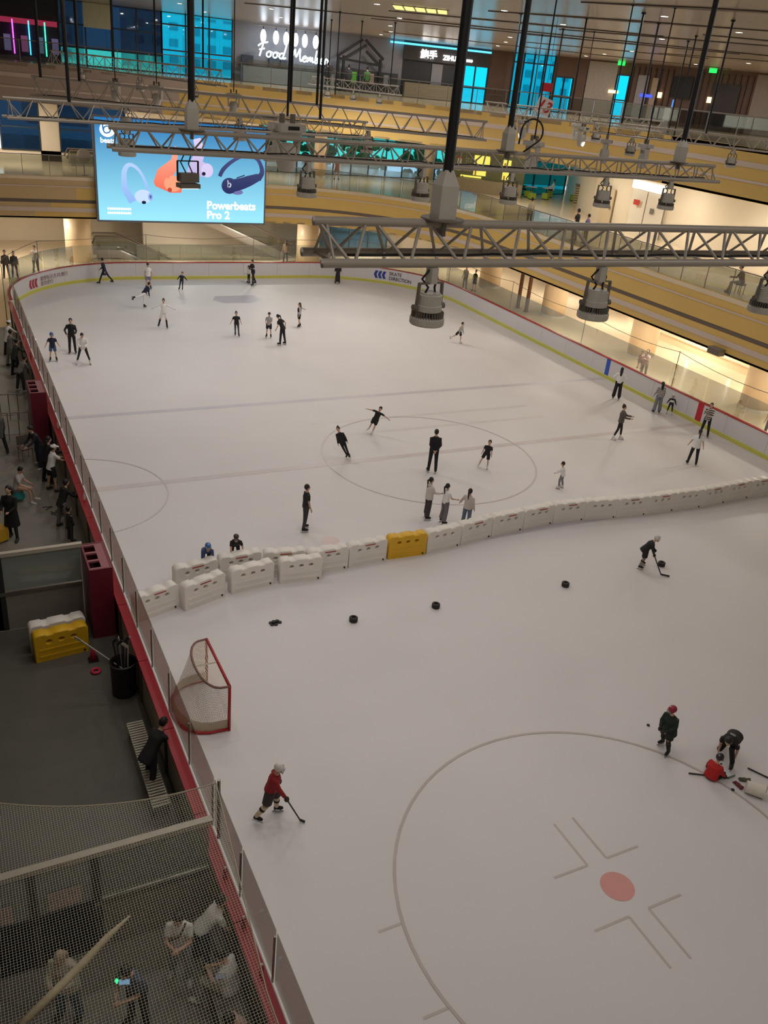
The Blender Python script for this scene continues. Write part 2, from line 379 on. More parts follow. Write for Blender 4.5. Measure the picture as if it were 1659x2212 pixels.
# fascia bands: right of travel = void... travel goes left->right then towards the camera, so the void lies to the right
def fascia(name, edge, strips, xs, refl):
    o = struct(name); e = [(p.x, p.y) for p in resample([(x, y, 0) for x, y in edge], .5)]
    for nm, z0, z1, off, mt_ in strips:
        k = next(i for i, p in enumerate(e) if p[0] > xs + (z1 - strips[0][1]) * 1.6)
        for part, m2 in ((e[:k + 1], refl if mt_ is m_yellow else mt_), (e[k:], mt_)):  # left part gets the painted reflection tone, split on a slant
            sweep(part, [(-.25, z0), (off, z0), (off, z1), (-.25, z1)]).obj(nm, m2, o)
    return o
fascia('trim_1', edge2, [('fascia_band', 3.50, 3.90, 0, m_yellow), ('pale_stripe', 3.90, 4.15, .03, m_stripe), ('fascia_band', 4.15, 4.42, 0, m_yellow), ('dark_recess', 4.42, 4.62, -.06, m_dark), ('fascia_band', 4.62, 5.34, 0, m_yellow), ('pale_bead', 5.34, 5.41, .03, m_stripe), ('fascia_band', 5.41, 5.96, -.02, m_yellow)], 4.6, m_tan_refl)
fascia('trim_2', edge3, [('fascia_band', 9.92, 10.62, 0, m_yellow), ('pale_bead', 10.62, 10.72, .03, m_stripe), ('fascia_band', 10.72, 11.2, 0, m_yellow), ('pale_stripe', 11.2, 11.42, .03, m_stripe), ('fascia_band', 11.42, 11.98, 0, m_yellow)], 11.5, m_mauve_refl)
def offset_path(edge, pairs): return pairs
def deck(name, edge, z0, z1, mt_):
    outer = [(p[0] if p[0] < 15 else max(p[0], 15) + (p[0] - 15) * 1.9, 0) for p in edge]
    n = len(edge); vs = []; fs = []
    for (x, y) in edge:
        t = max(0.0, min(1.0, (x - 8) / 23.0)); ox = x + 30 * t; oy = max(y, 0) + (26 * (1 - t) if y > 33 else 0) if y > 33 else y
        vs += [(x, y, z0), (ox, oy, z0), (ox, oy, z1), (x, y, z1)]
    for i in range(n - 1):
        for j in range(4): a = i * 4 + j; b = i * 4 + (j + 1) % 4; fs.append((a, b, b + 4, a + 4))
    fs += [(0, 1, 2, 3), tuple((n - 1) * 4 + k for k in range(4))]
    return struct(name, MB().add(vs, fs).mesh(name, mt_))
deck('floor_2', edge2, 5.75, 5.95, m_tile); deck('ceiling_1', edge2, 3.51, 3.6, m_soffit)
deck('floor_3', edge3, 11.78, 11.97, m_tile); deck('ceiling_2', edge3, 9.93, 10.03, m_soffit)
# storeys above the walkway on the camera's own side
for n_, z0, z1 in (('floor_4', 3.5, 5.95), ('floor_5', 9.9, 11.97)):
    struct(n_, MB().box(-14, -0.9, 1.5, 57.9, z0, z1).mesh(n_, m_soffit))
struct('wall_left', MB().box(-14.3, -14, -10, 75, -.02, 16).mesh('wall_left', m_cream))
struct('wall_near_light_block', MB().box(-14, 75, -12.3, -12, -.02, 15.7).mesh('wall_near_light_block', m_cream))  # added unseen behind the camera to keep outside light off the near side
c3 = struct('ceiling_3', MB().box(-14, 75, -12, 68, 15.6, 15.9).mesh('ceiling_3', m_ceil))
m_slot = mat('ceiling_slot', (96, 84, 74), .6)
for (x, y, l, a) in ((21.5, 26, 10, -52), (27, 30, 9, -50), (22, 33, 11, -38), (30, 36, 10, -40), (24, 40, 10, -35), (34, 42, 10, -45), (19, 20, 7, -58), (28, 25, 6, -35), (37, 36, 8, -60)):
    mb = MB().prism([(-l / 2, 0), (0, -.28), (l / 2, 0), (0, .28)], -.03, 0); link('ceiling_slot', mb.mesh('slot', m_slot), c3, mtx=M.Translation((x, y, 15.6)) @ M.Rotation(R(a), 4, 'Z'))
for (x0, y0, x1, y1) in ((14, 44, 46, 24), (26, 54, 46, 45)):
    MB().obox((x0, y0, 15.59), (x1, y1, 15.59), .12, .05).obj('ceiling_joint', m_slot, c3)
# back walls of the three storeys
def wallrun(name, W, z0, z1, mt_, th=.3):
    return struct(name, sweep(W, [(-th, z0), (0, z0), (0, z1), (-th, z1)]).mesh(name, mt_))
W1 = [(-14, 70), (8, 70), (26, 70), (40, 66), (44, 58), (44, 40), (44, 20), (44, -8)]
wallrun('wall_ground_floor', W1, -.02, 3.55, m_cream)
# ------------------------------------------------------------------ second storey backdrop
def pane_window(name, a, b, z0, z1, nx, zs, g_, mt_=None, fr=.09, rows={}):
    """window: frame + mullions + single panes, between plan points a and b"""
    mt_ = mt_ or m_frame
    o = struct(name); a = V((a[0], a[1], 0)); b = V((b[0], b[1], 0)); d = (b - a)
    zz = [z0] + list(zs) + [z1]
    for i in range(nx + 1):
        p = a + d * i / nx; bar_ = MB().obox(p + V((0, 0, z0)), p + V((0, 0, z1)), fr, fr); bar_.obj('mullion', mt_, o)
    for z in zz: MB().obox(a + V((0, 0, z)), b + V((0, 0, z)), fr, fr).obj('transom', mt_, o)
    for i in range(nx):
        for k in range(len(zz) - 1):
            slab('pane', a + d * i / nx + V((0, 0, zz[k])), a + d * (i + 1) / nx + V((0, 0, zz[k])), .02, zz[k + 1] - zz[k], rows.get(k, g_), o)
    return o
wallrun('wall_second_floor_far', [(-14, 66), (4.2, 66)], 5.9, 9.98, m_cream)
pane_window('window_1', (4.6, 66), (7.0, 66), 6.6, 9.9, 1, (8.0,), g_deep)
wallrun('wall_second_floor_pier', [(7.0, 66), (8.3, 66)], 5.9, 9.98, m_cream)
pane_window('window_2', (8.3, 66), (12.6, 66), 6.6, 9.9, 2, (8.0,), g_deep)
wallrun('wall_second_floor_sill', [(4.2, 66), (12.6, 66)], 5.9, 6.6, m_cream)
wallrun('wall_second_floor_mid', [(12.6, 66), (22.3, 66)], 5.9, 9.98, m_cream)
pane_window('window_3', (22.3, 66), (43.5, 66), 5.95, 9.95, 14, (7.1, 8.6), g_green, rows={0: g_pale_refl})
W2 = [(46.5, 60), (42, 52), (40, 48.5), (39.3, 46), (39.2, 42), (38.2, 37), (37.3, 31), (36.8, 22), (36.8, -6)]
wallrun('wall_second_floor_right', W2, 5.9, 9.98, m_cream)
pane_window('window_4', (40.6, 58.6), (46.3, 60), 5.95, 9.6, 3, (8.4,), g_teal)
wallrun('wall_second_floor_end', [(43.5, 66), (60, 66)], 5.9, 9.98, m_cream)
# green kiosk wall with lit niches
m_kiosk = mat('olive_kiosk', (104, 108, 74), .5, var=.08)
kk = thing('kiosk', 'olive green kiosk wall with lit yellow display niches behind the railing', 'kiosk', (36.0, 60.5, 5.95), math.atan2(-3.4, 4.2))
L = 5.4
MB().box(0, L, -.3, 0, 0, 3.6).obj('kiosk_wall', m_kiosk, kk)
MB().box(-.1, L, -.9, -.3, 0, .95).obj('counter', mat('kiosk_counter', (140, 128, 104), .4), kk)
m_niche = emi('lit_niche', (226, 214, 96), 1.3)
for (x0, x1, z0, z1) in ((1.5, 2.7, 2.0, 2.6), (1.55, 2.5, 1.2, 1.75), (.6, 2.2, .75 + .25, 1.08 + .05), (3.7, 4.3, 2.0, 2.5), (3.75, 4.25, 1.1, 1.65), (1.1, 2.4, 2.9, 3.15), (3.6, 4.4, 2.95, 3.1)):
    MB().box(x0, x1, -.33, -.305, z0, z1).obj('niche', m_niche, kk)
    MB().box(x0 + .1, x0 + .22, -.36, -.335, z0, z0 + (z1 - z0) * .55).obj('bottle', mat('niche_goods', (210, 150, 70), .4), kk)
MB().box(.25, .55, -.33, -.305, 1.4, 2.4).obj('notice', mat('notice_white', (220, 214, 205), .5), kk)
MB().box(.25, .55, -.34, -.306, 2.25, 2.4).obj('notice_head', mat('notice_red', (200, 60, 60), .5), kk)
for k in range(6):
    for j in range(3): MB().box(.85 + j * .18, .95 + j * .18, -.33, -.305, 1.4 + k * .17, 1.5 + k * .17).obj('menu_mark', mat('menu_mark', (170, 164, 140), .5), kk)
# second floor doors and furniture
def door(name, a, b, z0, h, mt_):
    o = struct(name); slab('leaf', (a[0], a[1], z0), (b[0], b[1], z0), .06, h, mt_, o); return o
m_door = mat('white_door', (228, 222, 208), .4, var=.03)
d1 = door('door_1', (38.98, 43.6), (38.7, 40.4), 5.95, 2.5, m_door)
MB().obox((38.8, 42.1, 5.95), (38.8, 42.1, 8.45), .03, .02).obj('door_gap', m_dark, d1)
MB().box(38.7, 38.74, 42.6, 43.1, 7.6, 7.9).obj('door_sign', mat('sign_red', (196, 60, 48), .5), d1)
MB().box(38.66, 38.7, 41.2, 41.5, 7.3, 7.6).obj('door_notice', mat('notice_grey', (120, 116, 108), .5), d1)
MB().obox((38.9, 43.7, 8.75), (38.5, 40.4, 8.75), .05, .5).obj('door_lintel', emi('lintel_light', (250, 236, 214), 1.6), d1)
d2 = door('door_2', (39.15, 46.6), (39.1, 45.4), 5.95, 2.2, mat('beige_door', (200, 184, 154), .5))
MB().box(38.98, 39.04, 45.5, 45.6, 6.9, 7.1).obj('door_handle', m_steel, d2)
for i, (x, y) in enumerate(((41.4, 57.6), (42.6, 57.2))):
    t = thing('cafe_table', 'small white round cafe table by the teal windows upstairs', 'table', (x, y, 5.95), 0, 'cafe tables upstairs')
    MB().lathe([(.42, .72), (.42, .76)], 18).obj('tabletop', m_white, t); MB().tube([(0, 0, .02), (0, 0, .72)], .03).obj('column', m_steel, t); MB().lathe([(.24, 0), (.22, .03)], 16).obj('base', m_steel, t)
m_lime = mat('lime_seat', (150, 170, 60), .5)
for i, (x, y) in enumerate(((40.5, 56.2), (40.9, 57.3), (41.9, 56.4), (43.4, 57.9), (44.4, 56.2))):
    t = thing('cafe_stool', 'lime green cube stool beside the upstairs cafe tables', 'stool', (x, y, 5.95), .3 * i, 'lime green stools')
    MB().box(-.22, .22, -.22, .22, .06, .46).obj('seat_block', m_lime, t); MB().box(-.2, .2, -.2, .2, 0, .06).obj('plinth', m_black, t)
t = thing('display_counter', 'beige shelved counter stacked with rows of small jars upstairs', 'counter', (43.2, 54.6, 5.95), R(-35))
MB().box(0, 2.4, -.3, .3, 0, 1.35).obj('counter_body', mat('counter_body', (190, 176, 140), .5, stripes=((92, 80, 62), 6.0, 'Z')), t)
MB().box(-.05, 2.45, -.35, .35, 1.35, 1.42).obj('counter_top', m_dark, t)
MB().box(.9, 1.7, -.33, -.305, .75, 1.35).obj('sign_panel', mat('counter_sign', (104, 52, 44), .5), t)
# ------------------------------------------------------------------ third storey backdrop
W3 = [V((x, y, 0)) for x, y in ((-6, 66), (4, 65.5), (20, 64.3), (30, 63), (39.3, 60.2), (45, 53.5), (49, 45), (52, 30), (54, 10))]
def w3(s, off=0.0, z=0.0):
    for a, b in zip(W3[:-1], W3[1:]):
        l = (b - a).length
        if s <= l or b is W3[-1]:
            d = (b - a) / l; return a + d * s + V((d.y, -d.x, 0)) * off + V((0, 0, z))
        s -= l
def w3path(s0, s1):
    cuts = []; acc = 0
    for a, b in zip(W3[:-1], W3[1:]): acc += (b - a).length; cuts.append(acc)
    ss = [s0] + [c for c in cuts if s0 < c < s1] + [s1]
    return [tuple(w3(s)[:2]) for s in ss]
def w3piece(name, s0, s1, z0, z1, mt_, front=0.0, th=.25, parent=None):
    me = sweep(w3path(s0, s1), [(front - th, z0), (front, z0), (front, z1), (front - th, z1)]).mesh(name, mt_)
    return link(name, me, parent) if parent else struct(name, me)
Z0, Z1 = 11.97, 15.62
for k, (s0, s1, mt_) in enumerate(((0, 14.6, m_dshop), (25.7, 32.8, m_grey), (32.8, 38.0, m_grey), (38.0, 42.5, m_dshop), (44.45, 46.3, m_wood), (49.4, 49.6, m_wood), (50.9, 54.0, m_wood), (54.9, 80, m_wood))):
    w3piece('wall_third_floor_%d' % (k + 1), s0, s1, Z0, Z1, mt_)
for k, (s0, s1, z0) in enumerate(((42.5, 44.45, 14.45), (49.6, 50.9, 14.3), (54.0, 54.9, 14.8))): w3piece('wall_third_floor_head_%d' % (k + 1), s0, s1, z0, Z1, m_dshop if k == 0 else m_wood)
def w3win(name, s0, s1, z0, z1, nx, zs, g_, rows={}):
    a = w3(s0); b = w3(s1); return pane_window(name, (a.x, a.y), (b.x, b.y), z0, z1, nx, zs, g_, rows=rows)
w3win('window_5', 14.6, 21.0, 12.0, 15.6, 4, (13.0, 14.3), g_deep, rows={0: g_green})
w3win('window_6', 21.0, 25.7, 12.0, 15.6, 3, (13.4, 14.9), g_teal)
w3win('window_7', 42.5, 44.45, 12.0, 14.45, 2, (13.0,), g_teal)
w3win('window_8', 46.3, 49.4, 12.0, 15.6, 4, (15.0,), g_teal)
w3win('window_9', 49.6, 50.9, 12.0, 14.3, 2, (13.0,), g_teal)
w3win('window_10', 54.0, 54.9, 12.0, 14.8, 1, (13.2,), g_teal)
# neon arcade front
ar = thing('arcade_front', 'dark arcade shopfront with pink, cyan and green neon strips', 'shopfront')
w3piece('shop_panel', 10.0, 14.5, 12.0, 14.0, mat('arcade_purple', (58, 40, 66), .5, var=.25, scale=2), .15, .1, ar)
w3piece('red_header', 10.0, 14.5, 14.0, 14.3, emi('arcade_red', (190, 60, 90), .5), .2, .1, ar)
for s_, c_, n_ in ((11.87, (232, 90, 232), 'magenta'), (12.81, (80, 200, 250), 'cyan'), (13.75, (70, 240, 170), 'green')):
    bar('neon_tube', w3(s_, .3, 12.3), w3(s_, .3, 14.2), .035, emi('neon_' + n_, c_, 3.0), ar)
for s_ in (10.6, 11.3, 12.3, 13.2, 14.1): MB().obox(w3(s_, .28, 12.9), w3(s_ + .4, .28, 12.9), .05, .9).obj('game_screen', emi('game_screen%d' % (s_ * 10), random.choice([(120, 110, 150), (150, 90, 130), (100, 120, 150)]), .5), ar)
tag(w3piece('window_blind', 16.1, 17.9, 14.2, 15.58, mat('cream_blind', (228, 224, 192), .6), .2, .04), 'cream roller blind half lowered on the dark upstairs window', 'blind').pop('kind', None)
# food stall with script sign
st = thing('food_stall', 'pale grey food stall with glazed counter under glowing white lamps', 'food stall')
w3piece('counter', 26.2, 32.6, 12.0, 12.95, mat('stall_counter', (140, 146, 150), .4), 1.6, .8, st)
w3piece('counter_glass', 26.4, 32.6, 12.98, 13.35, g_rail, 1.6, .05, st)
w3piece('back_counter', 26.2, 32.4, 12.9, 13.0, m_steel, .5, .5, st)
for s_, wd, hh in ((26.3, .8, .6), (31.8, .7, .55), (29.0, .5, .45), (28.2, .7, .9)):
    MB().obox(w3(s_, .3, 13.3), w3(s_ + wd, .3, 13.3), .3, hh).obj('kitchen_unit', mat('kitchen_dark', (70, 76, 88), .5), st)
bar('lamp_track', w3(26.8, 1.0, 15.45), w3(32.0, 1.0, 15.45), .03, m_alu, st)
for i, s_ in enumerate((27.63, 28.5, 29.21, 29.86, 30.51, 31.28)):
    p = thing('pendant_lamp', 'white glowing pendant lamp on the food stall track', 'lamp', w3(s_, 1.0, 14.4), 0, 'stall pendant lamps')
    MB().ell((0, 0, .42), (.2, .2, .42)).obj('shade', emi('pendant_white', (236, 244, 255), 3.2), p, True)
    bar('cord', (0, 0, .82), (0, 0, 1.05), .025, m_black, p)
# neon script sign: strokes of single letters
GLY = {'F': [[(.1, 0), (.2, .35), (.32, .75)], [(0, .62), (.2, .78), (.62, .92)], [(.08, .4), (.42, .5)]],
       'o': [[(.2, .36), (.06, .25), (.04, .08), (.16, 0), (.3, .1), (.3, .28), (.2, .36), (.42, .3)]],
       'd': [[(.28, .34), (.1, .3), (.02, .1), (.14, 0), (.28, .14), (.48, .85)], [(.3, .2), (.3, 0), (.46, .08)]],
       'M': [[(0, .0), (.14, .4), (.24, .72), (.28, .3), (.36, .3), (.56, .78), (.56, .3), (.62, 0), (.72, .1)]],
       'e': [[(.02, .16), (.26, .24), (.2, .36), (.06, .26), (.04, .06), (.18, 0), (.34, .12)]],
       'm': [[(0, 0), (.06, .32), (.08, .1), (.2, .34), (.22, .06), (.34, .32), (.36, .02), (.46, .08)]],
       'b': [[(.16, .8), (.06, .1), (.14, 0), (.3, .12), (.24, .32), (.1, .2), (.4, .14)]],
       'r': [[(0, 0), (.06, .34), (.2, .26), (.2, .08), (.34, .06)]]}
sg = thing('neon_sign', 'white script neon sign hanging over the food stall counter', 'sign')
adv = {'F': .52, 'o': .42, 'd': .5, 'M': .72, 'e': .34, 'm': .46, 'b': .38, 'r': .34, ' ': .32}
xx = 0; tot = sum(adv[c] for c in 'Food Member')
m_neon = emi('neon_white', (210, 240, 255), 4.0)
for ch in 'Food Member':
    for strk in GLY.get(ch, []):
        pts = [w3(27.15 + (xx + px) / tot * 5.0, 1.75, 13.62 + py * .95 - (xx / tot) * .12) for px, py in strk]
        # rounded stroke
        q = []
        for i in range(len(pts) - 1):
            for t_ in (0, .25, .5, .75): 
                p0 = pts[max(i - 1, 0)]; p1 = pts[i]; p2 = pts[i + 1]; p3 = pts[min(i + 2, len(pts) - 1)]
                q.append(.5 * ((2 * p1) + (p2 - p0) * t_ + (2 * p0 - 5 * p1 + 4 * p2 - p3) * t_ * t_ + (3 * p1 - p0 - 3 * p2 + p3) * t_ ** 3))
        q.append(pts[-1])
        MB().tube(q, .05, 6).obj('letter', m_neon, sg)
    xx += adv[ch]
# black steel house frame
hf = thing('steel_frame', 'black steel gabled booth frame beside the food stall', 'booth')
for a, b in (((32.9, 12), (32.9, 14.1)), ((33.3, 12), (33.3, 14.2)), ((32.8, 14.1), (34.6, 15.3)), ((33.3, 14.0), (34.9, 15.0)), ((34.8, 15.3), (36.4, 14.2)), ((34.9, 14.6), (36.1, 13.7)), ((36.2, 12), (36.2, 14.2)), ((33.0, 14.0), (36.3, 13.8))):
    MB().obox(w3(a[0], 1.2, a[1]), w3(b[0], 1.2, b[1]), .14, .16).obj('beam', m_black, hf)
w3piece('booth_wall', 33.4, 37.6, 12.0, 13.4, m_dshop, .9, .5, hf)
for s_, c_ in ((33.9, (90, 180, 60)), (35.2, (150, 130, 120)), (36.5, (120, 120, 128))):
    MB().obox(w3(s_, 1.3, 12.9), w3(s_ + .35, 1.3, 12.9), .2, .7).obj('goods', mat('goods%d' % (s_ * 10), c_, .5), hf)
# dark shop with lit lettering
ds = thing('lettered_shop', 'dark shopfront with bright white lettering and cyan light strip', 'shopfront')
w3piece('header', 38.0, 44.4, 14.4, 15.3, mat('shop_header', (62, 60, 64), .5), .3, .2, ds)
w3piece('light_strip', 36.95, 44.45, 15.34, 15.46, emi('cyan_strip', (90, 210, 250), 2.2), .34, .1, ds)
w3piece('counter', 38.1, 42.3, 12.0, 12.95, mat('tan_counter', (150, 134, 112), .5), 1.2, .6, ds)
w3piece('grey_panel', 40.2, 41.0, 12.95, 14.3, m_grey, .1, .08, ds)
m_sign = emi('sign_white', (255, 250, 244), 4.0)
def on_w3(me, s0, z0, off, parent, name, k=1.0):
    for v in me.vertices: v.co = w3(s0 + v.co.x * k, off + v.co.z, z0 + v.co.y)
    return link(name, me, parent)
on_w3(textmesh('鲍手', .62, m_sign, .02, offset=.02), 39.2, 14.62, .36, ds, 'sign_lettering')
on_w3(textmesh('ZIHU', .42, m_sign, .02, offset=.02), 40.9, 14.62, .36, ds, 'sign_lettering')
on_w3(textmesh('ooo', .3, m_sign, .02, offset=.02), 42.6, 14.66, .36, ds, 'sign_lettering')
# wood wall features
wf = [(46.0, 53.0)]
w3piece('trim_3', 51.9, 53.95, 12.0, 15.5, mat('pale_lift_panel', (170, 160, 152), .4), .05, .05)
w3piece('trim_4', 63.7, 68, 12.0, 15.5, mat('pale_panel', (150, 140, 132), .5), .06, .05)
for k in range(26):
    s_ = 55.0 + k * .42
    if s_ < 63.5 and not 58.0 < s_ < 59.7: w3piece('trim_%d' % (5 + k), s_, s_ + .12, 12.0, 15.4, mat('wood_batten', (84, 62, 50), .5, var=.2), .1, .1)
al = thing('lit_alcove', 'tall pale lit alcove between brown wood panels upstairs', 'alcove'); w3piece('alcove_panel', 55.6, 56.4, 12.0, 14.9, mat('alcove_pale', (160, 156, 160), .5), .16, .05, al); w3piece('alcove_panel', 56.7, 57.1, 12.2, 14.8, mat('alcove_warm', (176, 158, 136), .5), .16, .05, al)
tag(w3piece('television', 58.2, 59.6, 13.7, 15.0, mat('tv_black', (22, 20, 22), .3), .3, .1), 'black television hung on brown wood wall upstairs', 'television').pop('kind', None)
ki = thing('info_kiosk', 'slim white kiosk with blue lit screen before the wood wall', 'kiosk', w3(59.2, 2.6, Z0), R(50))
MB().box(-.25, .25, -.2, .2, 0, 1.1).obj('pedestal', mat('kiosk_white', (190, 188, 190), .4), ki); MB().box(-.28, .28, -.26, -.2, 1.1, 1.6).obj('screen', emi('kiosk_blue', (70, 130, 220), 1.6), ki)
for s_, n_ in ((53.6, 'the pale lift panel'), (57.3, 'the black television'), (60.8, 'the dark battens')):
    tag(w3piece('wall_sign', s_, s_ + .28 + (.4 if s_ < 54 else 0), 13.6, 13.95 if s_ > 54 else 13.8, emi('warm_sign', (255, 222, 160), 2.6), .25, .06), 'small warm lit sign beside ' + n_, 'sign').pop('kind', None)
tag(w3piece('wall_sign', 56.0, 56.9, 13.55, 13.75, emi('blue_sign', (70, 90, 230), 1.6), .25, .06), 'small blue neon sign on pale alcove upstairs', 'sign').pop('kind', None)
for s_, n_ in ((54.0, 'the narrow teal window'), (60.7, 'the wood battens')):
    tag(w3piece('exit_sign', s_, s_ + .5, 15.36, 15.6, emi('exit_green', (40, 220, 90), 1.8), .8, .06), 'green lit exit sign hung under ceiling above ' + n_, 'exit sign').pop('kind', None)
w3piece('trim_40', 60.9, 62.8, 12.0, 14.8, mat('dark_booth', (50, 42, 44), .5), .12, .05)
# ------------------------------------------------------------------ railings
def railing(name, label, edge, z, h, step, g_, skip=None):
    o = thing(name, label, 'railing')
    e = resample([(x, y, 0) for x, y in edge], step)
    for a, b in zip(e[:-1], e[1:]):
        n = (b - a).normalized(); off = V((n.y, -n.x, 0)) * -.12
        slab('glass_panel', a + off + V((0, 0, z)) + n * .03, b + off + V((0, 0, z)) - n * .03, .014, h, g_, o)
        bar('post', a + off + V((0, 0, z)), a + off + V((0, 0, z + h + .04)), .022, m_steel, o, 6)
    sweep([(p.x, p.y) for p in e], [(-.15, z + h + .02), (-.09, z + h + .02), (-.09, z + h + .07), (-.15, z + h + .07)]).obj('handrail', m_steel, o)
    return o
railing('glass_railing', 'steel-posted glass railing along the second-floor balcony edge', [p for p in edge2 if p[1] > 12 and p[0] > -1], 5.96, 1.12, 1.55, g_rail)
railing('glass_railing', 'faint glass railing along the top-floor balcony edge', [p for p in edge3 if p[1] > 12 and p[0] > -1], 11.98, 1.1, 1.8, g_clear)
rs = thing('round_sign', 'white round sign on a short stand beside the lit screen', 'sign', (8.75, 59.3, 5.95), R(10)); MB().lathe([(.42, -.03), (.42, .03)], 28, mtx=M.Translation((0, 0, 1.15)) @ M.Rotation(R(90), 4, 'X')).obj('disc', mat('sign_disc', (232, 222, 206), .4), rs); bar('stand', (0, .05, 0), (0, .05, 1.1), .03, m_steel, rs); MB().lathe([(.2, 0), (.2, .03)], 18).obj('foot', m_steel, rs)
# ------------------------------------------------------------------ columns
m_col = mat('column_stone', (220, 198, 164), .4, var=.06, scale=.8)
def column(name, x, y, z0, z1, r, mt_=m_col):
    o = struct(name); o.location = (x, y, z0)
    MB().lathe([(r, 0), (r, z1 - z0)], 28).obj('shaft', mt_, o, True); MB().lathe([(r + .03, 0), (r + .03, .14)], 28).obj('base_ring', m_soffit, o); return o
for k, (x, y) in enumerate(((36.1, 19.6), (36.1, 28.2), (36.1, 36.9), (36.3, 45.9), (36.5, 54.2), (24.9, 61.8), (8.5, 62.3))): column('wall_column_%d' % (k + 1), x, y, -.02, 3.52, .8 if k < 5 else .85)
for k, (x, y) in enumerate(((26.4, 64.0), (36.0, 64.5), (3.2, 65))): column('wall_column_%d' % (k + 8), x, y, 5.95, 9.95, .45)
# ground floor shopfronts
m_slat = mat('wood_slats', (120, 84, 60), .5, stripes=((72, 50, 38), 7.0, 'Z'))
sh = thing('slatted_shop', 'brown slatted shopfront behind the ground-floor columns', 'shopfront')
MB().box(43.2, 43.7, 46, 50, 0, 3.0).obj('slat_wall', m_slat, sh); MB().box(42.6, 43.3, 41.5, 45.5, 0, 1.0).obj('counter', mat('pale_counter', (224, 206, 172), .4), sh); MB().box(43.3, 43.7, 41.5, 46, 1.0, 3.0).obj('back_shelf', mat('dark_shelf', (92, 60, 48), .5, var=.25, scale=2), sh)
MB().box(43.2, 43.7, 51, 57, 0, 3.2).obj('grey_shutter', mat('grey_shutter', (130, 126, 124), .4, stripes=((98, 96, 98), 5.0, 'Z')), sh)
m_led = emi('led_strip', (255, 240, 210), 5.0)
for k, y in enumerate((25.0, 30.8, 36.5, 40.2)):
    t = thing('led_strip', 'thin vertical white light strip on the ground-floor back wall', 'light strip', (43.6, y, 0), 0, 'vertical light strips'); MB().box(-.03, .03, -.04, .04, .3, 3.2).obj('diffuser', m_led, t); MB().box(.03, .08, -.05, .05, .3, 3.2).obj('channel', m_alu, t)
for k, (y0, y1) in enumerate(((20, 24.8), (25.2, 30.6), (31, 36.3))):
    t = thing('wall_panel', 'large cream back-wall panel between vertical light strips', 'panel', (43.9, y0, 0), 0, 'cream wall panels'); MB().box(-.2, 0, 0, y1 - y0, .5, 3.3).obj('panel_face', mat('panel_cream', (236, 222, 192), .4), t); MB().box(-.24, 0, 0, y1 - y0, 0, .5).obj('plinth', m_soffit, t)
pl = thing('planter_step', 'long low cream raised step along the ground-floor back wall', 'step'); MB().box(40.2, 43.5, 18, 41.2, -.02, .45).obj('step_body', mat('step_cream', (226, 208, 174), .4), pl); MB().box(40.15, 43.5, 18, 41.2, .45, .5).obj('step_top', mat('step_top', (238, 224, 196), .35), pl)
# brown twin poles by the column
for dy in (0, 1.0):
    t = thing('sign_pole', 'tall brown square pole before the ground-floor column', 'pole', (34.9, 47.0 + dy, -.02), 0, 'brown poles'); MB().box(-.09, .09, -.09, .09, 0, 3.5).obj('shaft', mat('pole_brown', (112, 76, 54), .5), t); MB().box(-.14, .14, -.14, .14, 0, .05).obj('foot_plate', m_dark, t)
# outward ground floor far wall features
pane_window('window_11', (27.5, 67.5), (33.5, 65.8), .1, 3.3, 4, (2.2,), glass('pale_window', (190, 220, 240), .1))
t = thing('shop_display', 'bright pale blue display panel behind the escalator landing', 'display', (25.9, 66.5, 0), 0); MB().box(0, 1.1, 0, .1, .1, 2.8).obj('light_panel', emi('pale_blue', (190, 220, 245), 1.1), t); MB().box(-.06, 1.16, .1, .18, 0, 2.9).obj('frame', m_alu, t)
# escalators
def escalator(label, bx, bz, tx, tz, y):
    o = thing('escalator', label, 'escalator', (bx, y, 0)); sgn = 1 if tx > bx else -1
    P = [(bx - sgn * 1.6, bz), (bx, bz), (tx, tz), (tx + sgn * 1.6, tz)]
    pts = [V((x - bx, 0, z)) for x, z in P]
    for yy in (-.65, .65):
        for a, b in zip(pts[:-1], pts[1:]):
            q = [a + V((0, yy, .05)), b + V((0, yy, .05)), b + V((0, yy, .95)), a + V((0, yy, .95))]
            MB().add([p + V((0, e, 0)) for e in (-.01, .01) for p in q], [(0, 1, 2, 3), (4, 5, 6, 7), (0, 1, 5, 4), (1, 2, 6, 5), (2, 3, 7, 6), (3, 0, 4, 7)]).obj('balustrade_glass', g_rail, o)
        hr = [pts[0] + V((-sgn * .25, yy, .5))] + [p + V((0, yy, 1.0)) for p in pts] + [pts[-1] + V((sgn * .25, yy, .5))]
        MB().tube(hr, .05, 8).obj('handrail', m_dark, o, True)
        sk = [p + V((0, yy, -.2)) for p in pts]; MB().tube(sk, (.3, .06), 8, ref=(0, 0, 1)).obj('skirt', m_alu, o)
    mb = MB(); n = max(2, int(abs(tx - bx) / .4))
    for i in range(n):
        a = pts[1] + (pts[2] - pts[1]) * i / n; l = (pts[2] - pts[1]).x / n; hgt = (pts[2] - pts[1]).z / n
        mb.box(min(a.x, a.x + l), max(a.x, a.x + l), -.5, .5, a.z - .2, a.z + hgt * .5 + .1)
    mb.obj('steps', mat('escalator_steps', (90, 88, 86), .5), o)
    return o
escalator('glass-sided escalator rising from the far landing behind the lit screen', 24.4, .0, 10.2, 5.9, 64.6)
escalator('glass-sided escalator dropping below the floor beside the thick column', 15.6, -1.3, 11.4, .55, 64.0)
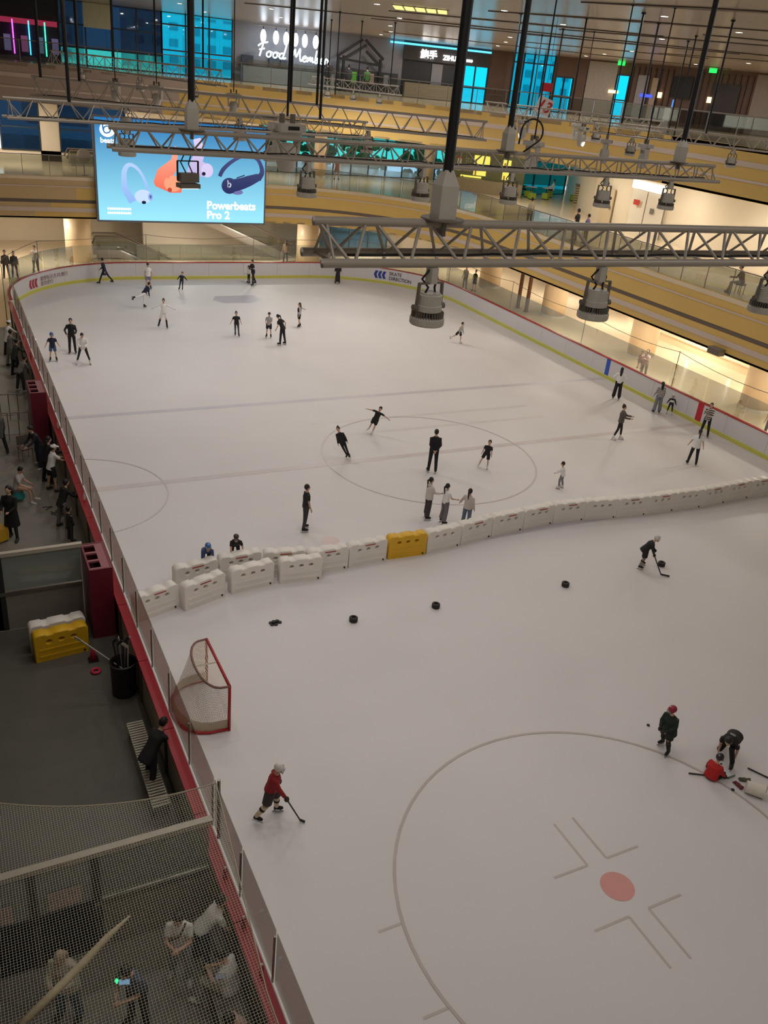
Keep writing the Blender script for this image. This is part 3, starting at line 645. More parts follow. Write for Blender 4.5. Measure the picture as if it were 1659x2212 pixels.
t = thing('escalator_wall', 'cream triangular wall panel between the two escalators', 'wall panel'); MB().add([(13.5, 65.6, -.02), (24.5, 65.6, -.02), (13.5, 65.6, 4.0), (13.5, 65.9, -.02), (24.5, 65.9, -.02), (13.5, 65.9, 4.0)], [(0, 1, 2), (3, 5, 4), (0, 1, 4, 3), (1, 2, 5, 4), (2, 0, 3, 5)]).obj('panel_face', m_soffit, t)
# landing railing in front of the escalators
railing('glass_railing', 'low glass railing before the far ground-floor escalators', [(12.5, 62.9), (23.2, 62.9)], -.01, 1.0, 1.5, g_rail)
# ------------------------------------------------------------------ big lit screen
SW, SH = 10.75, 5.92
scr = thing('led_screen', 'large lit advertising screen with four earphones on blue', 'screen', (9.28, 58.05, 3.53), R(-.3))
MB().box(-.12, SW + .12, .02, .35, -.12, SH + .1).obj('frame', mat('screen_frame', (120, 118, 122), .4, .3), scr)
def grad_emit(name, c0, c1, z0, z1, s_, axis=2):
    mt = bpy.data.materials.new(name); mt.use_nodes = True; nt = mt.node_tree; nt.nodes.clear()
    o = nt.nodes.new('ShaderNodeOutputMaterial'); e = nt.nodes.new('ShaderNodeEmission'); e.inputs[1].default_value = s_
    tc = nt.nodes.new('ShaderNodeTexCoord'); sp = nt.nodes.new('ShaderNodeSeparateXYZ'); nt.links.new(tc.outputs['Object'], sp.inputs[0])
    mr = nt.nodes.new('ShaderNodeMapRange'); mr.inputs[1].default_value = z0; mr.inputs[2].default_value = z1; nt.links.new(sp.outputs[axis], mr.inputs[0])
    mx = nt.nodes.new('ShaderNodeMix'); mx.data_type = 'RGBA'; mx.inputs['A'].default_value = lin(c0); mx.inputs['B'].default_value = lin(c1)
    nt.links.new(mr.outputs[0], mx.inputs['Factor']); nt.links.new(mx.outputs['Result'], e.inputs[0]); nt.links.new(e.outputs[0], o.inputs[0]); MATS[name] = mt; return mt
MB().box(0, SW, -.02, .02, 0, SH).obj('display', grad_emit('screen_blue', (152, 226, 246), (40, 116, 178), .3, SH, 1.12), scr)
def sx(u): return (u - 40) / 1560 * SW
def sz(v): return SH - (v - 22) / 950 * SH
def ribbon(pts, wds, y):
    P = []
    for i in range(len(pts) - 1):
        for t_ in (0, .2, .4, .6, .8):
            g4 = [V(pts[max(i - 1, 0)]), V(pts[i]), V(pts[i + 1]), V(pts[min(i + 2, len(pts) - 1)])]
            c = .5 * (2 * g4[1] + (g4[2] - g4[0]) * t_ + (2 * g4[0] - 5 * g4[1] + 4 * g4[2] - g4[3]) * t_ ** 2 + (3 * g4[1] - g4[0] - 3 * g4[2] + g4[3]) * t_ ** 3)
            P.append((c, wds[i] + (wds[i + 1] - wds[i]) * t_))
    P.append((V(pts[-1]), wds[-1])); vs = []; fs = []
    for i, (c, wd) in enumerate(P):
        d = (P[min(i + 1, len(P) - 1)][0] - P[max(i - 1, 0)][0]).normalized(); n = V((-d.y, d.x))
        for s_ in (-1, 1):
            q = c + n * s_ * wd / 2; vs.append((sx(q.x), y, sz(q.y)))
    for i in range(len(P) - 1): fs.append((2 * i, 2 * i + 1, 2 * i + 3, 2 * i + 2))
    return MB().add(vs, fs)
def disc(u, v, ru, rv, y, n=28):
    vs = [(sx(u), y, sz(v))] + [(sx(u + ru * math.cos(i * 2 * math.pi / n)), y, sz(v + rv * math.sin(i * 2 * math.pi / n))) for i in range(n)]
    return MB().add(vs, [(0, i + 1, (i + 1) % n + 1) for i in range(n)])
def poly(p, y): return MB().add([(sx(u), y, sz(v)) for u, v in p], [tuple(range(len(p)))])
sw_ = emi('screen_white', (246, 250, 255), 1.5); lb = grad_emit('ad_paleblue', (150, 190, 250), (186, 214, 255), 1.2, 3.4, 1.0); lb2 = emi('ad_ice', (206, 228, 255), 1.0); db = emi('ad_slate', (96, 120, 178), .9)
og = grad_emit('ad_orange', (250, 120, 96), (255, 178, 150), 2.0, 4.6, 1.0); og2 = emi('ad_orange_light', (255, 168, 130), 1.0); od = emi('ad_orange_dark', (206, 84, 70), .9)
lv = grad_emit('ad_lilac', (196, 180, 228), (228, 216, 250), 2.6, 5.2, 1.0); lv2 = emi('ad_lilac_light', (222, 210, 246), 1.0)
nv = grad_emit('ad_navy', (44, 52, 96), (80, 84, 130), 1.8, 4.4, 1.0); nv2 = emi('ad_navy_light', (120, 120, 176), 1.0); nd = emi('ad_dark', (30, 34, 64), 1.0)
def ad(nm, mb, mt_): mb.obj(nm, mt_, scr)
ad('logo_disc', disc(147, 130, 66, 66, -.03), sw_)
ad('logo_mark', flat_ring(0, 0, .2, .05) if 0 else ribbon([(110, 75), (112, 130), (130, 160), (165, 150), (172, 120), (150, 98), (122, 110), (116, 135)], [12] * 8, -.035), emi('logo_blue', (52, 120, 178), 1.0))
def stext(body, u, v, size, nm, mt_=sw_, off=.01):
    me = textmesh(body, size, mt_, .004, offset=off); link(nm, me, scr, mtx=M.Translation((sx(u), -.032, sz(v))) @ M.Rotation(R(90), 4, 'X'))
stext('beats', 82, 248, .42, 'lettering'); stext('Powerbeats', 1030, 838, .70, 'lettering', off=.022); stext('Pro 2', 1030, 936, .70, 'lettering', off=.022)
for j, (v_, n_) in enumerate(((862, 11), (902, 11))):
    for i in range(n_): ad('small_print', poly([(115 + i * 19.5, v_ - 12), (130 + i * 19.5, v_ - 12), (130 + i * 19.5, v_ + 10), (115 + i * 19.5, v_ + 10)], -.03), sw_)
ad('earphone_hook', ribbon([(480, 690), (470, 620), (430, 520), (375, 455), (320, 440), (282, 490), (272, 580), (285, 680), (345, 790)], [22, 24, 26, 30, 38, 44, 46, 60, 74], -.03), lb)
ad('earphone_bud', disc(440, 735, 78, 66, -.034), lb2); ad('earphone_tip', disc(505, 735, 24, 40, -.038), lb); ad('earphone_port', disc(505, 735, 11, 20, -.04), db); ad('earphone_vent', disc(443, 792, 20, 16, -.04), nd)
ad('earphone_body', poly([(738, 240), (770, 262), (745, 480), (700, 545), (795, 600), (792, 685), (690, 690), (552, 632), (536, 590), (575, 470), (700, 370)][::-1], -.03), og)
ad('earphone_bud', disc(715, 600, 84, 78, -.034), og2); ad('earphone_hook', ribbon([(735, 300), (715, 430), (650, 540)], [26, 40, 60], -.036), og); ad('earphone_port', disc(683, 662, 20, 22, -.04), od)
ad('earphone_hook', ribbon([(940, 160), (965, 280), (930, 400), (900, 500)], [70, 90, 110, 120], -.03), lv); ad('earphone_bud', disc(1035, 458, 58, 68, -.034), lv2); ad('earphone_tip', disc(985, 450, 60, 74, -.032), lv); ad('earphone_port', disc(1003, 492, 18, 18, -.04), nd)
ad('earphone_hook', ribbon([(1155, 510), (1190, 440), (1260, 370), (1350, 315), (1440, 300), (1520, 325), (1560, 390), (1570, 460), (1530, 520)], [36, 40, 36, 30, 30, 34, 38, 46, 70], -.03), nv)
ad('earphone_body', ribbon([(1235, 605), (1350, 580), (1450, 540), (1540, 500)], [130, 118, 104, 70], -.034), nv); ad('earphone_bud', disc(1250, 600, 76, 80, -.036), nv); ad('earphone_shade', disc(1330, 660, 56, 26, -.032), nv2); ad('earphone_edge', ribbon([(1320, 520), (1400, 488)], [10, 10], -.038), nd)
stext('b', 1226, 615, .62, 'earphone_mark')
# ------------------------------------------------------------------ trusses and lamps
m_tr = mat('truss_metal', (190, 180, 168), .42, .15, var=.10, scale=3)
m_lamp = mat('lamp_housing', (214, 208, 198), .45, .1, var=.06, scale=4)
m_lampd = mat('lamp_dark', (136, 128, 118), .5, .2)
m_cable = mat('black_cable', (30, 26, 24), .6)
m_lens = emi('lamp_lens', (255, 244, 226), 3.0)
def truss(label, a, b, z, wd=.40, ht=.26, r=.034, pitch=.46, cable=True):
    a = V((a[0], a[1], z)); b = V((b[0], b[1], z)); d = (b - a); Ln = d.length; d.normalize(); s_ = V((-d.y, d.x, 0))
    o = thing('lighting_truss', label, 'truss', a)
    F = lambda t, k: d * t + (V((0, 0, ht)) if k == 0 else s_ * (wd / 2 if k == 2 else -wd / 2))   # 0 top, 1 near bottom, 2 far bottom
    for k in range(3): bar('chord', F(0, k), F(Ln, k), r, m_tr, o, 12)
    n = max(2, int(Ln / pitch)); st = Ln / n; rr = r * .38
    for i in range(n):
        t0 = i * st + .04; t1 = (i + .5) * st; t2 = (i + 1) * st - .04
        for k in (1, 2):
            bar('web_bar', F(t0, 0), F(t1, k), rr, m_tr, o, 6); bar('web_bar', F(t1 + .03, k), F(t2, 0), rr, m_tr, o, 6)
        bar('web_bar', F(t0, 1), F(t1, 2), rr, m_tr, o, 6)
    for t in (.1, Ln - .1):
        for k in (1, 2): bar('end_strut', F(t, 0), F(t, k), rr, m_tr, o, 6)
        bar('end_strut', F(t, 1), F(t, 2), rr, m_tr, o, 6)
    if cable:
        q = []; nn = int(Ln / .25)
        for i in range(1, nn): q.append(F(Ln * i / nn, 1) * .7 + F(Ln * i / nn, 2) * .3 + V((0, 0, r * .9 + .012 + random.uniform(-.008, .012))) + s_ * random.uniform(-.03, .03))
        if len(q) > 2: MB().tube(q, .011, 6).obj('cable_run', m_cable, o, True)
    return o, d, s_
def lamp_light(parent, loc, power, size=.24, col=(1.0, .96, .93)):
    l = bpy.data.lights.new('rink_lamp_light', 'AREA'); l.shape = 'DISK'; l.size = size; l.energy = power; l.color = col
    o = bpy.data.objects.new('light', l); COL.objects.link(o); o.parent = parent; o.location = loc; return o
HB = {}
def highbay(label, x, y, z, rz=0, k=1.0, group='round rink lamps', pw=1.0):
    """bell lamp hanging under a chord at height z"""
    o = thing('rink_lamp', label, 'lamp', (x, y, z), rz, group)
    if not HB:
        HB['yoke'] = MB().obox((-.11, 0, -.12), (.11, 0, -.12), .03, .012).obox((-.11, 0, -.115), (-.12, 0, -.33), .03, .012, V((1, 0, 0))).obox((.11, 0, -.115), (.12, 0, -.33), .03, .012, V((1, 0, 0))).mesh('yoke', m_lampd)
        HB['clamp'] = MB().box(-.03, .03, -.04, .04, -.12, .0).mesh('clamp', m_lamp)
        hs = MB().lathe([(.09, -.2), (.1, -.205), (.1, -.28), (.106, -.285), (.106, -.33), (.095, -.335)], 24); hs.lathe([(.085, -.19), (.085, -.2)], 24)
        HB['housing'] = hs.mesh('housing', m_lamp, False)
        fn = MB()
        for i in range(36):
            a = 2 * math.pi * i / 36; fn.box(.07, .128, -.003, .003, -.385, -.335, M.Rotation(a, 4, 'Z'))
        HB['cooling_fins'] = fn.mesh('cooling_fins', m_lampd)
        HB['lens_ring'] = MB().lathe([(.12, -.375), (.137, -.385), (.137, -.43), (.13, -.44)], 28).mesh('lens_ring', m_lamp, False)
        HB['lens'] = MB().lathe([(.1, -.4402), (.1, -.4408)], 24).mesh('lens', m_lens)
        c = MB()
        for s_ in (-1, 1): c.tube([(s_ * .03, 0, -.02), (s_ * .075, .02, -.09), (s_ * .03, -.01, -.15), (s_ * .05, 0, -.2)], .009, 6)
        HB['cable'] = c.mesh('cable', m_cable, True)
        HB['knob'] = MB().lathe([(.02, 0), (.024, .03)], 10).mesh('knob', m_lampd)
    for n_, me in HB.items():
        if n_ == 'knob':
            for s_ in (-1, 1): link('knob', me, o, mtx=M.Translation((s_ * .12, 0, -.3)) @ M.Rotation(R(90 * s_), 4, 'Y'))
        else: link(n_, me, o)
    o.scale = (k, k, k)
    lamp_light(o, (0, 0, -.47), LAMP_W * pw)
    return o
def flood(label, x, y, z):
    o = thing('flood_lamp', label, 'lamp', (x, y, z), .2)
    for s_ in (-1, 1): MB().obox((s_ * .16, 0, -.08), (s_ * .16, 0, -.34), .03, .015).obj('yoke_arm', m_black, o)
    MB().obox((-.16, 0, -.08), (.16, 0, -.08), .03, .015).obj('yoke_bar', m_black, o)
    MB().box(-.14, .14, -.08, .06, -.36, -.24).obj('housing', m_lampd, o); MB().box(-.15, .15, -.1, .08, -.44, -.38).obj('lens_frame', m_lampd, o); MB().box(-.13, .13, -.08, .06, -.446, -.441).obj('lens', m_lens, o)
    MB().tube([(-.06, 0, .0), (-.1, .02, -.1), (-.03, 0, -.24)], .01, 6).obj('cable', m_cable, o); MB().tube([(.05, 0, .0), (.02, .02, -.12), (.07, 0, -.24)], .01, 6).obj('cable', m_cable, o)
    lamp_light(o, (0, 0, -.47), LAMP_W * .8); return o
MHm = {}
def moving_head(label, x, y, z, k=1.0, rz=0.0, group='moving head stage lights'):
    o = thing('moving_head_light', label, 'stage light', (x, y, z), rz, group)
    if not MHm:
        MHm['base'] = MB().box(-.22, .22, -.16, .16, -.13, -.02).box(-.3, -.22, -.05, .05, -.1, -.05).box(.22, .3, -.05, .05, -.1, -.05).mesh('base', m_lamp)
        MHm['clamp'] = MB().box(-.12, -.07, -.03, .03, -.02, .1).box(.07, .12, -.03, .03, -.02, .1).mesh('clamp', m_lampd)
        MHm['display'] = MB().box(-.1, .1, -.165, -.16, -.1, -.05).mesh('display', m_black)
        y_ = MB().obox((-.2, 0, -.14), (-.17, 0, -.46), .12, .05, V((1, 0, 0))).obox((.2, 0, -.14), (.17, 0, -.46), .12, .05, V((1, 0, 0))).box(-.2, .2, -.07, .07, -.19, -.13)
        MHm['yoke'] = y_.mesh('yoke', m_lamp)
        MHm['head'] = MB().lathe([(.1, -.28), (.14, -.34), (.15, -.5), (.12, -.62), (.1, -.66)], 16).mesh('head', m_lamp, True)
        MHm['lens'] = MB().lathe([(.085, -.661), (.085, -.67)], 16).mesh('lens', m_lampd)
    for n_, me in MHm.items(): link(n_, me, o)
    o.scale = (k, k, k); return o
def rod(label, x, y, z0, z1=15.6, r=.035, box=0, group='black hanger rods'):
    o = thing('hanger_rod', label, 'hanger rod', (x, y, z0), 0, group)
    if box:
        MB().lathe([(.17 * box, 0), (.17 * box, .012)], 20).obj('base_disc', m_lampd, o)
        s_ = .074 * box; h = .25 * box
        MB().add([(-s_, -s_, .012), (s_, -s_, .012), (s_, s_, .012), (-s_, s_, .012), (-s_, -s_, h), (s_, -s_, h), (s_, s_, h), (-s_, s_, h), (-s_ * .45, -s_ * .45, h + .11 * box), (s_ * .45, -s_ * .45, h + .11 * box), (s_ * .45, s_ * .45, h + .11 * box), (-s_ * .45, s_ * .45, h + .11 * box)],
                 [(3, 2, 1, 0), (0, 1, 5, 4), (1, 2, 6, 5), (2, 3, 7, 6), (3, 0, 4, 7), (4, 5, 9, 8), (5, 6, 10, 9), (6, 7, 11, 10), (7, 4, 8, 11), (8, 9, 10, 11)]).obj('motor_box', m_lamp, o)
        MB().box(-.015, .015, -.05, .05, -.12, 0).obj('clamp', m_lampd, o)
    bar('rod', (0, 0, .25 * box), (0, 0, z1 - z0), r, m_black, o, 8)
    MB().lathe([(r * 2.2, z1 - z0 - .05), (r * 2.2, z1 - z0)], 12).obj('ceiling_plate', m_black, o)
    return o
# nearest truss
truss('nearest grey triangular truss carrying three bell lamps and a black cable', (2.45, 6.0), (14.0, 6.02), 12.0)
ORD = ('first', 'second', 'third', 'fourth', 'fifth', 'sixth', 'seventh', 'eighth', 'ninth', 'tenth', 'eleventh', 'twelfth')
for q_, x in enumerate((3.37, 5.02, 7.1, 9.2, 11.3, 13.2)): highbay('silver bell lamp under the nearest truss (outer three added), %s from its silver box' % ORD[q_], x, 5.8, 11.97, random.uniform(-.2, .2), 1.0, 'bell lamps on nearest truss', .35)  # outer three lamps hang out of view, added for light on the ice
rod('thick black hanger rod ending in a silver box on the nearest truss', 3.52, 6.0, 12.29, r=.04, box=1.0, group=None)
# second truss
truss('long grey truss in front of the lit screen with six lamps', (2.3, 13.2), (13.75, 13.25), 12.0)
flood('black rectangular flood lamp hanging in front of the lit screen', 3.35, 13.05, 11.97)
for q_, x in enumerate((5.18, 7.17, 8.9, 10.95, 12.5)): highbay('silver bell lamp under the second truss, %s after the flood lamp' % ORD[q_], x, 13.02, 11.97, random.uniform(-.3, .3), 1.15, 'bell lamps on second truss', .6)
for x, n_ in ((3.45, 'thick black hanger rod above the flood lamp'), (8.85, 'black hanger rod with a curled cable near the hanging number card'), (12.75, 'long slanting-looking black hanger rod at the second truss end')):
    rod(n_, x, 13.2, 12.29, r=.05, box=1.1, group=None)
tag(MB().tube([(9.0, 13.1, 12.42)] + [(9.2 - .22 * math.cos(i * .32), 13.05, 12.62 + .2 * math.sin(i * .32)) for i in range(13)] + [(9.12, 13.1, 12.3)], .016, 6).obj('curled_cable', m_cable, None, True), 'black cable curling above the second truss', 'cable')
moving_head('large white moving head light behind the second truss', 5.37, 14.5, 12.42, 1.15, .3, None)
rod('thin black rod holding the large moving head light', 5.37, 14.5, 12.5, r=.02, group=None)
# remaining trusses further out
truss('grey truss crossing above the screen toward the yellow band', (2.55, 24.8), (12.98, 20.43), 12.0, .42, .42, .03, .6)
for x, y in ((2.75, 24.7), (3.6, 24.35), (8.35, 22.37), (8.95, 22.1)): rod('slim black rod holding the truss above the screen', x, y, 12.42, r=.035)
truss('short pale truss just above the lit screen logo', (1.3, 17.4), (8.7, 18.5), 12.0, .36, .3, .024, .5)
for x, y in ((2.4, 17.55), (7.5, 18.3)): rod('slim black rod holding the short pale truss', x, y, 12.3, r=.03)
truss('far pale truss in front of the teal windows', (5.4, 44.0), (9.8, 33.3), 12.35, .5, .5, .03, .8, False)
for x, y in ((5.8, 43.0), (7.2, 39.6), (8.3, 37.0), (9.4, 34.3)): rod('thin far rod before the teal windows', x, y, 12.85, r=.035)
truss('far truss below the food stall counter', (19.8, 49.8), (21.8, 43.0), 12.4, .5, .4, .03, .8, False)
truss('white truss beside the hanging number card', (18.7, 29.75), (22.5, 24.4), 12.4, .4, .32, .028, .55, False)
truss('grey truss along the balcony railing before the wood wall', (18.9, 23.7), (24.5, 18.8), 12.25, .4, .32, .026, .55)
for x, y, z in ((19.2, 29.0, 12.72), (20.6, 27.1, 12.72), (22.0, 25.1, 12.72), (19.6, 23.1, 12.57), (21.5, 21.4, 12.57), (20.2, 48.4, 12.8), (20.9, 46.0, 12.8), (21.6, 43.6, 12.8)): rod('thin far rod on a truss before the wood wall', x, y, z, r=.03, group='thin far rods')
for i, (x, y) in enumerate(((20.5, 35.0), (24.0, 33.0), (17.5, 41.0), (26.5, 38.0), (28.0, 30.0), (26.0, 27.5))): rod('thin free rod hanging before the brown wood wall', x, y, 12.2, r=.028, group='free hanging rods')
for i, (x, y) in enumerate(((19.6, 28.4), (20.9, 26.6), (17.9, 21.6), (18.6, 20.7), (13.0, 18.3), (6.13, 33.5), (7.6, 33.8), (10.0, 32.5), (24.9, 32.1))):
    moving_head('small white moving head light on a far truss', x, y, 12.3 if i < 2 else 12.2, 1.0, .4 * i)
for i, (x, y) in enumerate(((13.0, 18.3), (6.13, 33.5), (7.6, 33.8), (10.0, 32.5), (24.9, 32.1), (17.9, 21.6), (18.6, 20.7))): rod('thin rod holding a small moving head light', x, y, 12.22, r=.018, group='moving head rods')
# lamps on the far trusses
FARL = ['the truss crossing above the screen'] * 3 + ['the far truss before the teal windows'] * 3 + ['the far truss below the food stall'] * 3 + ['the white truss beside the number card'] * 2 + ['the truss along the balcony railing'] * 2 + ['the short pale truss above the screen logo'] * 2
for q_, (x, y, z) in enumerate(((4.6, 23.9, 11.95), (7.2, 22.85, 11.95), (10.2, 21.6, 11.95), (6.3, 41.8, 12.32), (7.9, 38.0, 12.32), (9.2, 34.8, 12.32), (20.2, 48.4, 12.37), (20.8, 46.3, 12.37), (21.4, 44.3, 12.37), (19.4, 28.8, 12.37), (21.2, 26.2, 12.37), (19.9, 22.8, 12.22), (22.2, 20.8, 12.22), (3.4, 17.7, 11.97), (6.4, 18.15, 11.97))):
    highbay('small bell lamp under ' + FARL[q_], x, y, z, random.uniform(-.4, .4), 1.2, 'bell lamps on far trusses', 3.8 if y > 30 else 1.2)
# number card
nc = thing('number_card', 'white tilted card with red number thirteen hanging from a rod', 'sign', (21.5, 30.0, 12.75), R(-35))
me = MB().box(-.3, .3, -.01, .01, -.3, .3).mesh('card', mat('card_white', (225, 214, 208), .5)); link('card', me, nc, mtx=M.Rotation(R(18), 4, 'Y'))
link('numerals', textmesh('13', .55, mat('numeral_red', (190, 40, 40), .5), .004, .2, .012, 'CENTER'), nc, mtx=M.Rotation(R(18), 4, 'Y') @ M.Translation((0, -.02, -.18)) @ M.Rotation(R(90), 4, 'X'))
MB().box(-.2, .2, -.02, .02, .5, .8).obj('red_tag', mat('tag_red', (200, 40, 44), .5), nc); bar('cord', (0, 0, .25), (0, 0, 2.85), .008, m_black, nc)
# ------------------------------------------------------------------ ceiling lights
m_dl = emi('downlight', (255, 240, 215), 9.0)
DL = MB().lathe([(.11, -.012), (.11, -.004)], 14).mesh('bulb', m_dl); DR = MB().lathe([(.15, -.01), (.15, 0)], 16).mesh('ring', m_alu)
rows = [(20.5, 23.2), (24.8, 24.3), (18.5, 29), (22.5, 31), (27.5, 31), (16, 34), (25.5, 37), (30.5, 36), (20, 40), (28, 43), (34.5, 41), (16, 46), (23, 47), (31, 48), (37.5, 47), (13, 52), (19, 53), (26, 53), (34, 53.5), (40, 52), (16, 58), (22, 59.5), (28, 58.5), (34, 57.5), (43, 45), (40, 38), (35.5, 31), (45, 39)] + [(x, y) for x in (2.5, 9, 16, 23) for y in (-3, 3.5, 10, 16.5)]  # last grid, over the near side, is unseen and added to light the trusses
for x, y in rows:
    t = thing('ceiling_downlight', 'small round downlight set in the glossy top-floor ceiling, near ones added as unseen fill', 'downlight', (x, y, 15.6), 0, 'ceiling downlights'); link('bulb', DL, t); link('ring', DR, t); lamp_light(t, (0, 0, -.03), DOWN_W * (.5 if y < 20 else .6 if y < 36 else 1.2), .22, (1.0, .95, .90))
# ceiling reflection of a warm light panel group, painted as glowing tiles
t = thing('ceiling_panel_reflection', 'gridded warm yellow light panel reflection glowing in the top-floor ceiling', 'light panel', (17.6, 33.5, 15.58), R(-30))
for i in range(5):
    for j in range(2): MB().box(-1 + i * .42, -.66 + i * .42, -.9 + j * .95, -.1 + j * .95, -.02, 0).obj('reflection_tile', emi('reflection_warm', (235, 218, 130), 1.6), t)
MB().box(-1.05, 1.1, -.95, .95, 0, .015).obj('tray', m_alu, t)
SL = MB().lathe([(.3, -.02), (.3, -.005)], 20).mesh('diffuser', emi('soffit_diffuser', (255, 240, 216), 4.0)); SR = MB().lathe([(.34, -.015), (.34, 0)], 20).mesh('rim', m_alu)
def soffit(x, y, z, pw, lab, grp):
    t = thing('soffit_light', lab, 'ceiling light', (x, y, z), 0, grp); link('diffuser', SL, t); link('rim', SR, t)
    l = bpy.data.lights.new('soffit_light', 'AREA'); l.shape = 'DISK'; l.size = .6; l.energy = pw; l.color = (1.0, .92, .80)
    o = bpy.data.objects.new('light', l); COL.objects.link(o); o.parent = t; o.location = (0, 0, -.05)
for x, y in ((39, 22), (39, 29), (39, 36), (39.5, 43), (40, 50), (37, 58), (31, 64), (21.5, 61.2), (15, 60.8), (6, 62), (33.4, 33), (33.4, 41), (1, 60.5), (33.4, 24)): soffit(x, y, 3.5, SOFFIT_W, 'round warm ceiling light over the ground-floor promenade', 'ground-floor ceiling lights')
for x, y in ((34.3, 24), (34.5, 31), (35.5, 38), (36, 45), (36, 53), (30, 62), (22, 62.5), (13, 62.5), (5, 63)): soffit(x, y, 9.92, SOFFIT_W * .8, 'round warm ceiling light over the second-floor promenade', 'second-floor ceiling lights')
# security speaker on the band
t = thing('wall_speaker', 'grey box speaker fixed under the lower yellow band', 'speaker', (30.85, 26.9, 3.55), 0); MB().box(-.25, .12, -.35, .35, -.1, .2).obj('case', m_lampd, t); MB().box(-.27, -.25, -.3, .3, -.06, .16).obj('grille', m_dark, t)
# ------------------------------------------------------------------ water barriers on the ice
def barrier_mesh(L=1.27, Hh=.74, D=.3):
    cu = bpy.data.curves.new('b', 'CURVE'); cu.dimensions = '2D'; cu.fill_mode = 'BOTH'; cu.extrude = D / 2 - .025; cu.bevel_depth = .025; cu.bevel_resolution = 1
    top = [(L / 2 - .05, Hh), (L * .30, Hh), (L * .27, Hh - .035), (L * .16, Hh - .035), (L * .13, Hh), (-L * .13, Hh), (-L * .16, Hh - .035), (-L * .27, Hh - .035), (-L * .30, Hh), (-L / 2 + .05, Hh)]
    out = [(-L / 2, .02), (-L / 2 + .03, 0), (L / 2 - .03, 0), (L / 2, .02), (L / 2, Hh - .06)] + top + [(-L / 2, Hh - .06)]
    holes = [[(cx + .095 * math.cos(-a), Hh - .2 + .07 * math.sin(-a)) for a in [i * math.pi / 6 for i in range(12)]] for cx in (-.3, 0, .3)]
    for p in [out] + holes:
        s_ = cu.splines.new('POLY'); s_.points.add(len(p) - 1); s_.use_cyclic_u = True
        for q, (x, y) in zip(s_.points, p): q.co = (x, y, 0, 1)
    o = bpy.data.objects.new('tmp', cu); COL.objects.link(o); me = bpy.data.meshes.new_from_object(o.evaluated_get(bpy.context.evaluated_depsgraph_get())); bpy.data.objects.remove(o); bpy.data.curves.remove(cu)
    me.transform(M.Rotation(R(90), 4, 'X')); return me
bw = barrier_mesh(); by = bw.copy(); bw.materials.clear(); by.materials.clear()
bw.materials.append(mat('white_plastic', (236, 229, 220), .5, var=.06, scale=3, bump=.15)); by.materials.append(mat('yellow_plastic', (226, 176, 30), .45, var=.08, scale=3, bump=.15))
m_mark = mat('barrier_red', (170, 40, 36), .6); m_plug = mat('barrier_plug', (40, 34, 34), .6)
PLUG = MB().lathe([(.028, 0), (.028, .02)], 10).mesh('drain_plug', m_plug); MK = MB().box(-.17, .17, -.012, .012, 0, .012).mesh('red_mark', m_mark)
RIB = MB().box(-.6, .6, -.012, 0, 0, .03).mesh('rib', None)
def barrier(label, a, b, yellow=False, mark=True, group=None, push=.15):
    a = V((a[0], a[1], 0)); b = V((b[0], b[1], 0)); d = (b - a); n = V((-d.y, d.x, 0)).normalized(); c = (a + b) / 2 + n * push
    o = thing('water_barrier', label, 'barrier', c, math.atan2(d.y, d.x), group)
    k = min(1.03, d.length / 1.27) * .965
    link('barrier_body', by if yellow else bw, o, mtx=M.Diagonal((k, 1, 1, 1)))
    link('drain_plug', PLUG, o, mtx=M.Translation((.54 * k, -.15, .07)) @ M.Rotation(R(90), 4, 'X'))
    for z in (.12, .3): MB().box(-.55 * k, .55 * k, -.163, -.148, z, z + .05).obj('rib', MATS['yellow_plastic'] if yellow else MATS['white_plastic'], o)
    if mark and not yellow: link('red_mark', MK, o, mtx=M.Translation((random.uniform(-.02, .12), -.152, .675)) @ M.Rotation(R(90), 4, 'X'))
    return o
rowA = [(3.45, 18.98), (4.6, 19.35), None, (4.75, 20.1), (6.0, 20.25), None, (6.05, 20.3), (7.3, 20.3), None, (7.3, 20.2), (8.5, 20.05), None, (8.5, 19.85), (9.8, 19.84)]
WB = 'white plastic water barrier standing in the long row across the ice'
barrier('white plastic barrier joining the long row to the boards', (3.4, 18.95), (4.6, 19.33))
for a, b in (((4.7, 20.05), (5.95, 20.25)), ((6.0, 20.28), (7.25, 20.3)), ((7.28, 20.22), (8.5, 20.0))): barrier('white plastic barrier hidden behind the second front row', a, b, group='barriers behind the front row')
barrier('white plastic barrier between the doubled rows and the row across', (8.52, 19.86), (9.8, 19.84))
front = [(4.71, 19.08), (5.94, 19.5), (6.1, 19.5), (7.42, 19.66), (7.56, 19.6), (8.82, 19.5)]
for k, n_ in enumerate(('front-row white barrier with broken red marks by the boards', 'middle white barrier of the three front-row barriers', 'front-row white barrier furthest from the boards')): barrier(n_, front[2 * k], front[2 * k + 1], mark=(k == 0), push=.16)
barrier('white barrier next to the yellow one on the goal side', (9.83, 19.86), (11.13, 19.93))
barrier('yellow plastic water barrier in the white row across the ice', (11.2, 19.96), (12.5, 19.9), True)
barrier('white barrier next to the yellow one, on its striped-boards side', (12.54, 19.92), (13.85, 20.05), mark=False)
xs = [(13.87, 20.07), (15.18, 20.27), (16.5, 20.36), (17.82, 20.46), (19.1, 20.36), (20.4, 20.18), (21.68, 20.05), (22.98, 20.02), (24.27, 19.95), (25.55, 20.0), (26.85, 20.05), (28.15, 20.0), (29.45, 19.95)]
for i, (a, b) in enumerate(zip(xs[:-1], xs[1:])): barrier('white barrier in the long row, %s after the yellow one toward the striped boards' % ORD[min(i + 1, 11)] if i < 11 else 'last white barrier of the long row before the striped boards', a, b, mark=i not in (4, 7), group='white barriers across the ice')
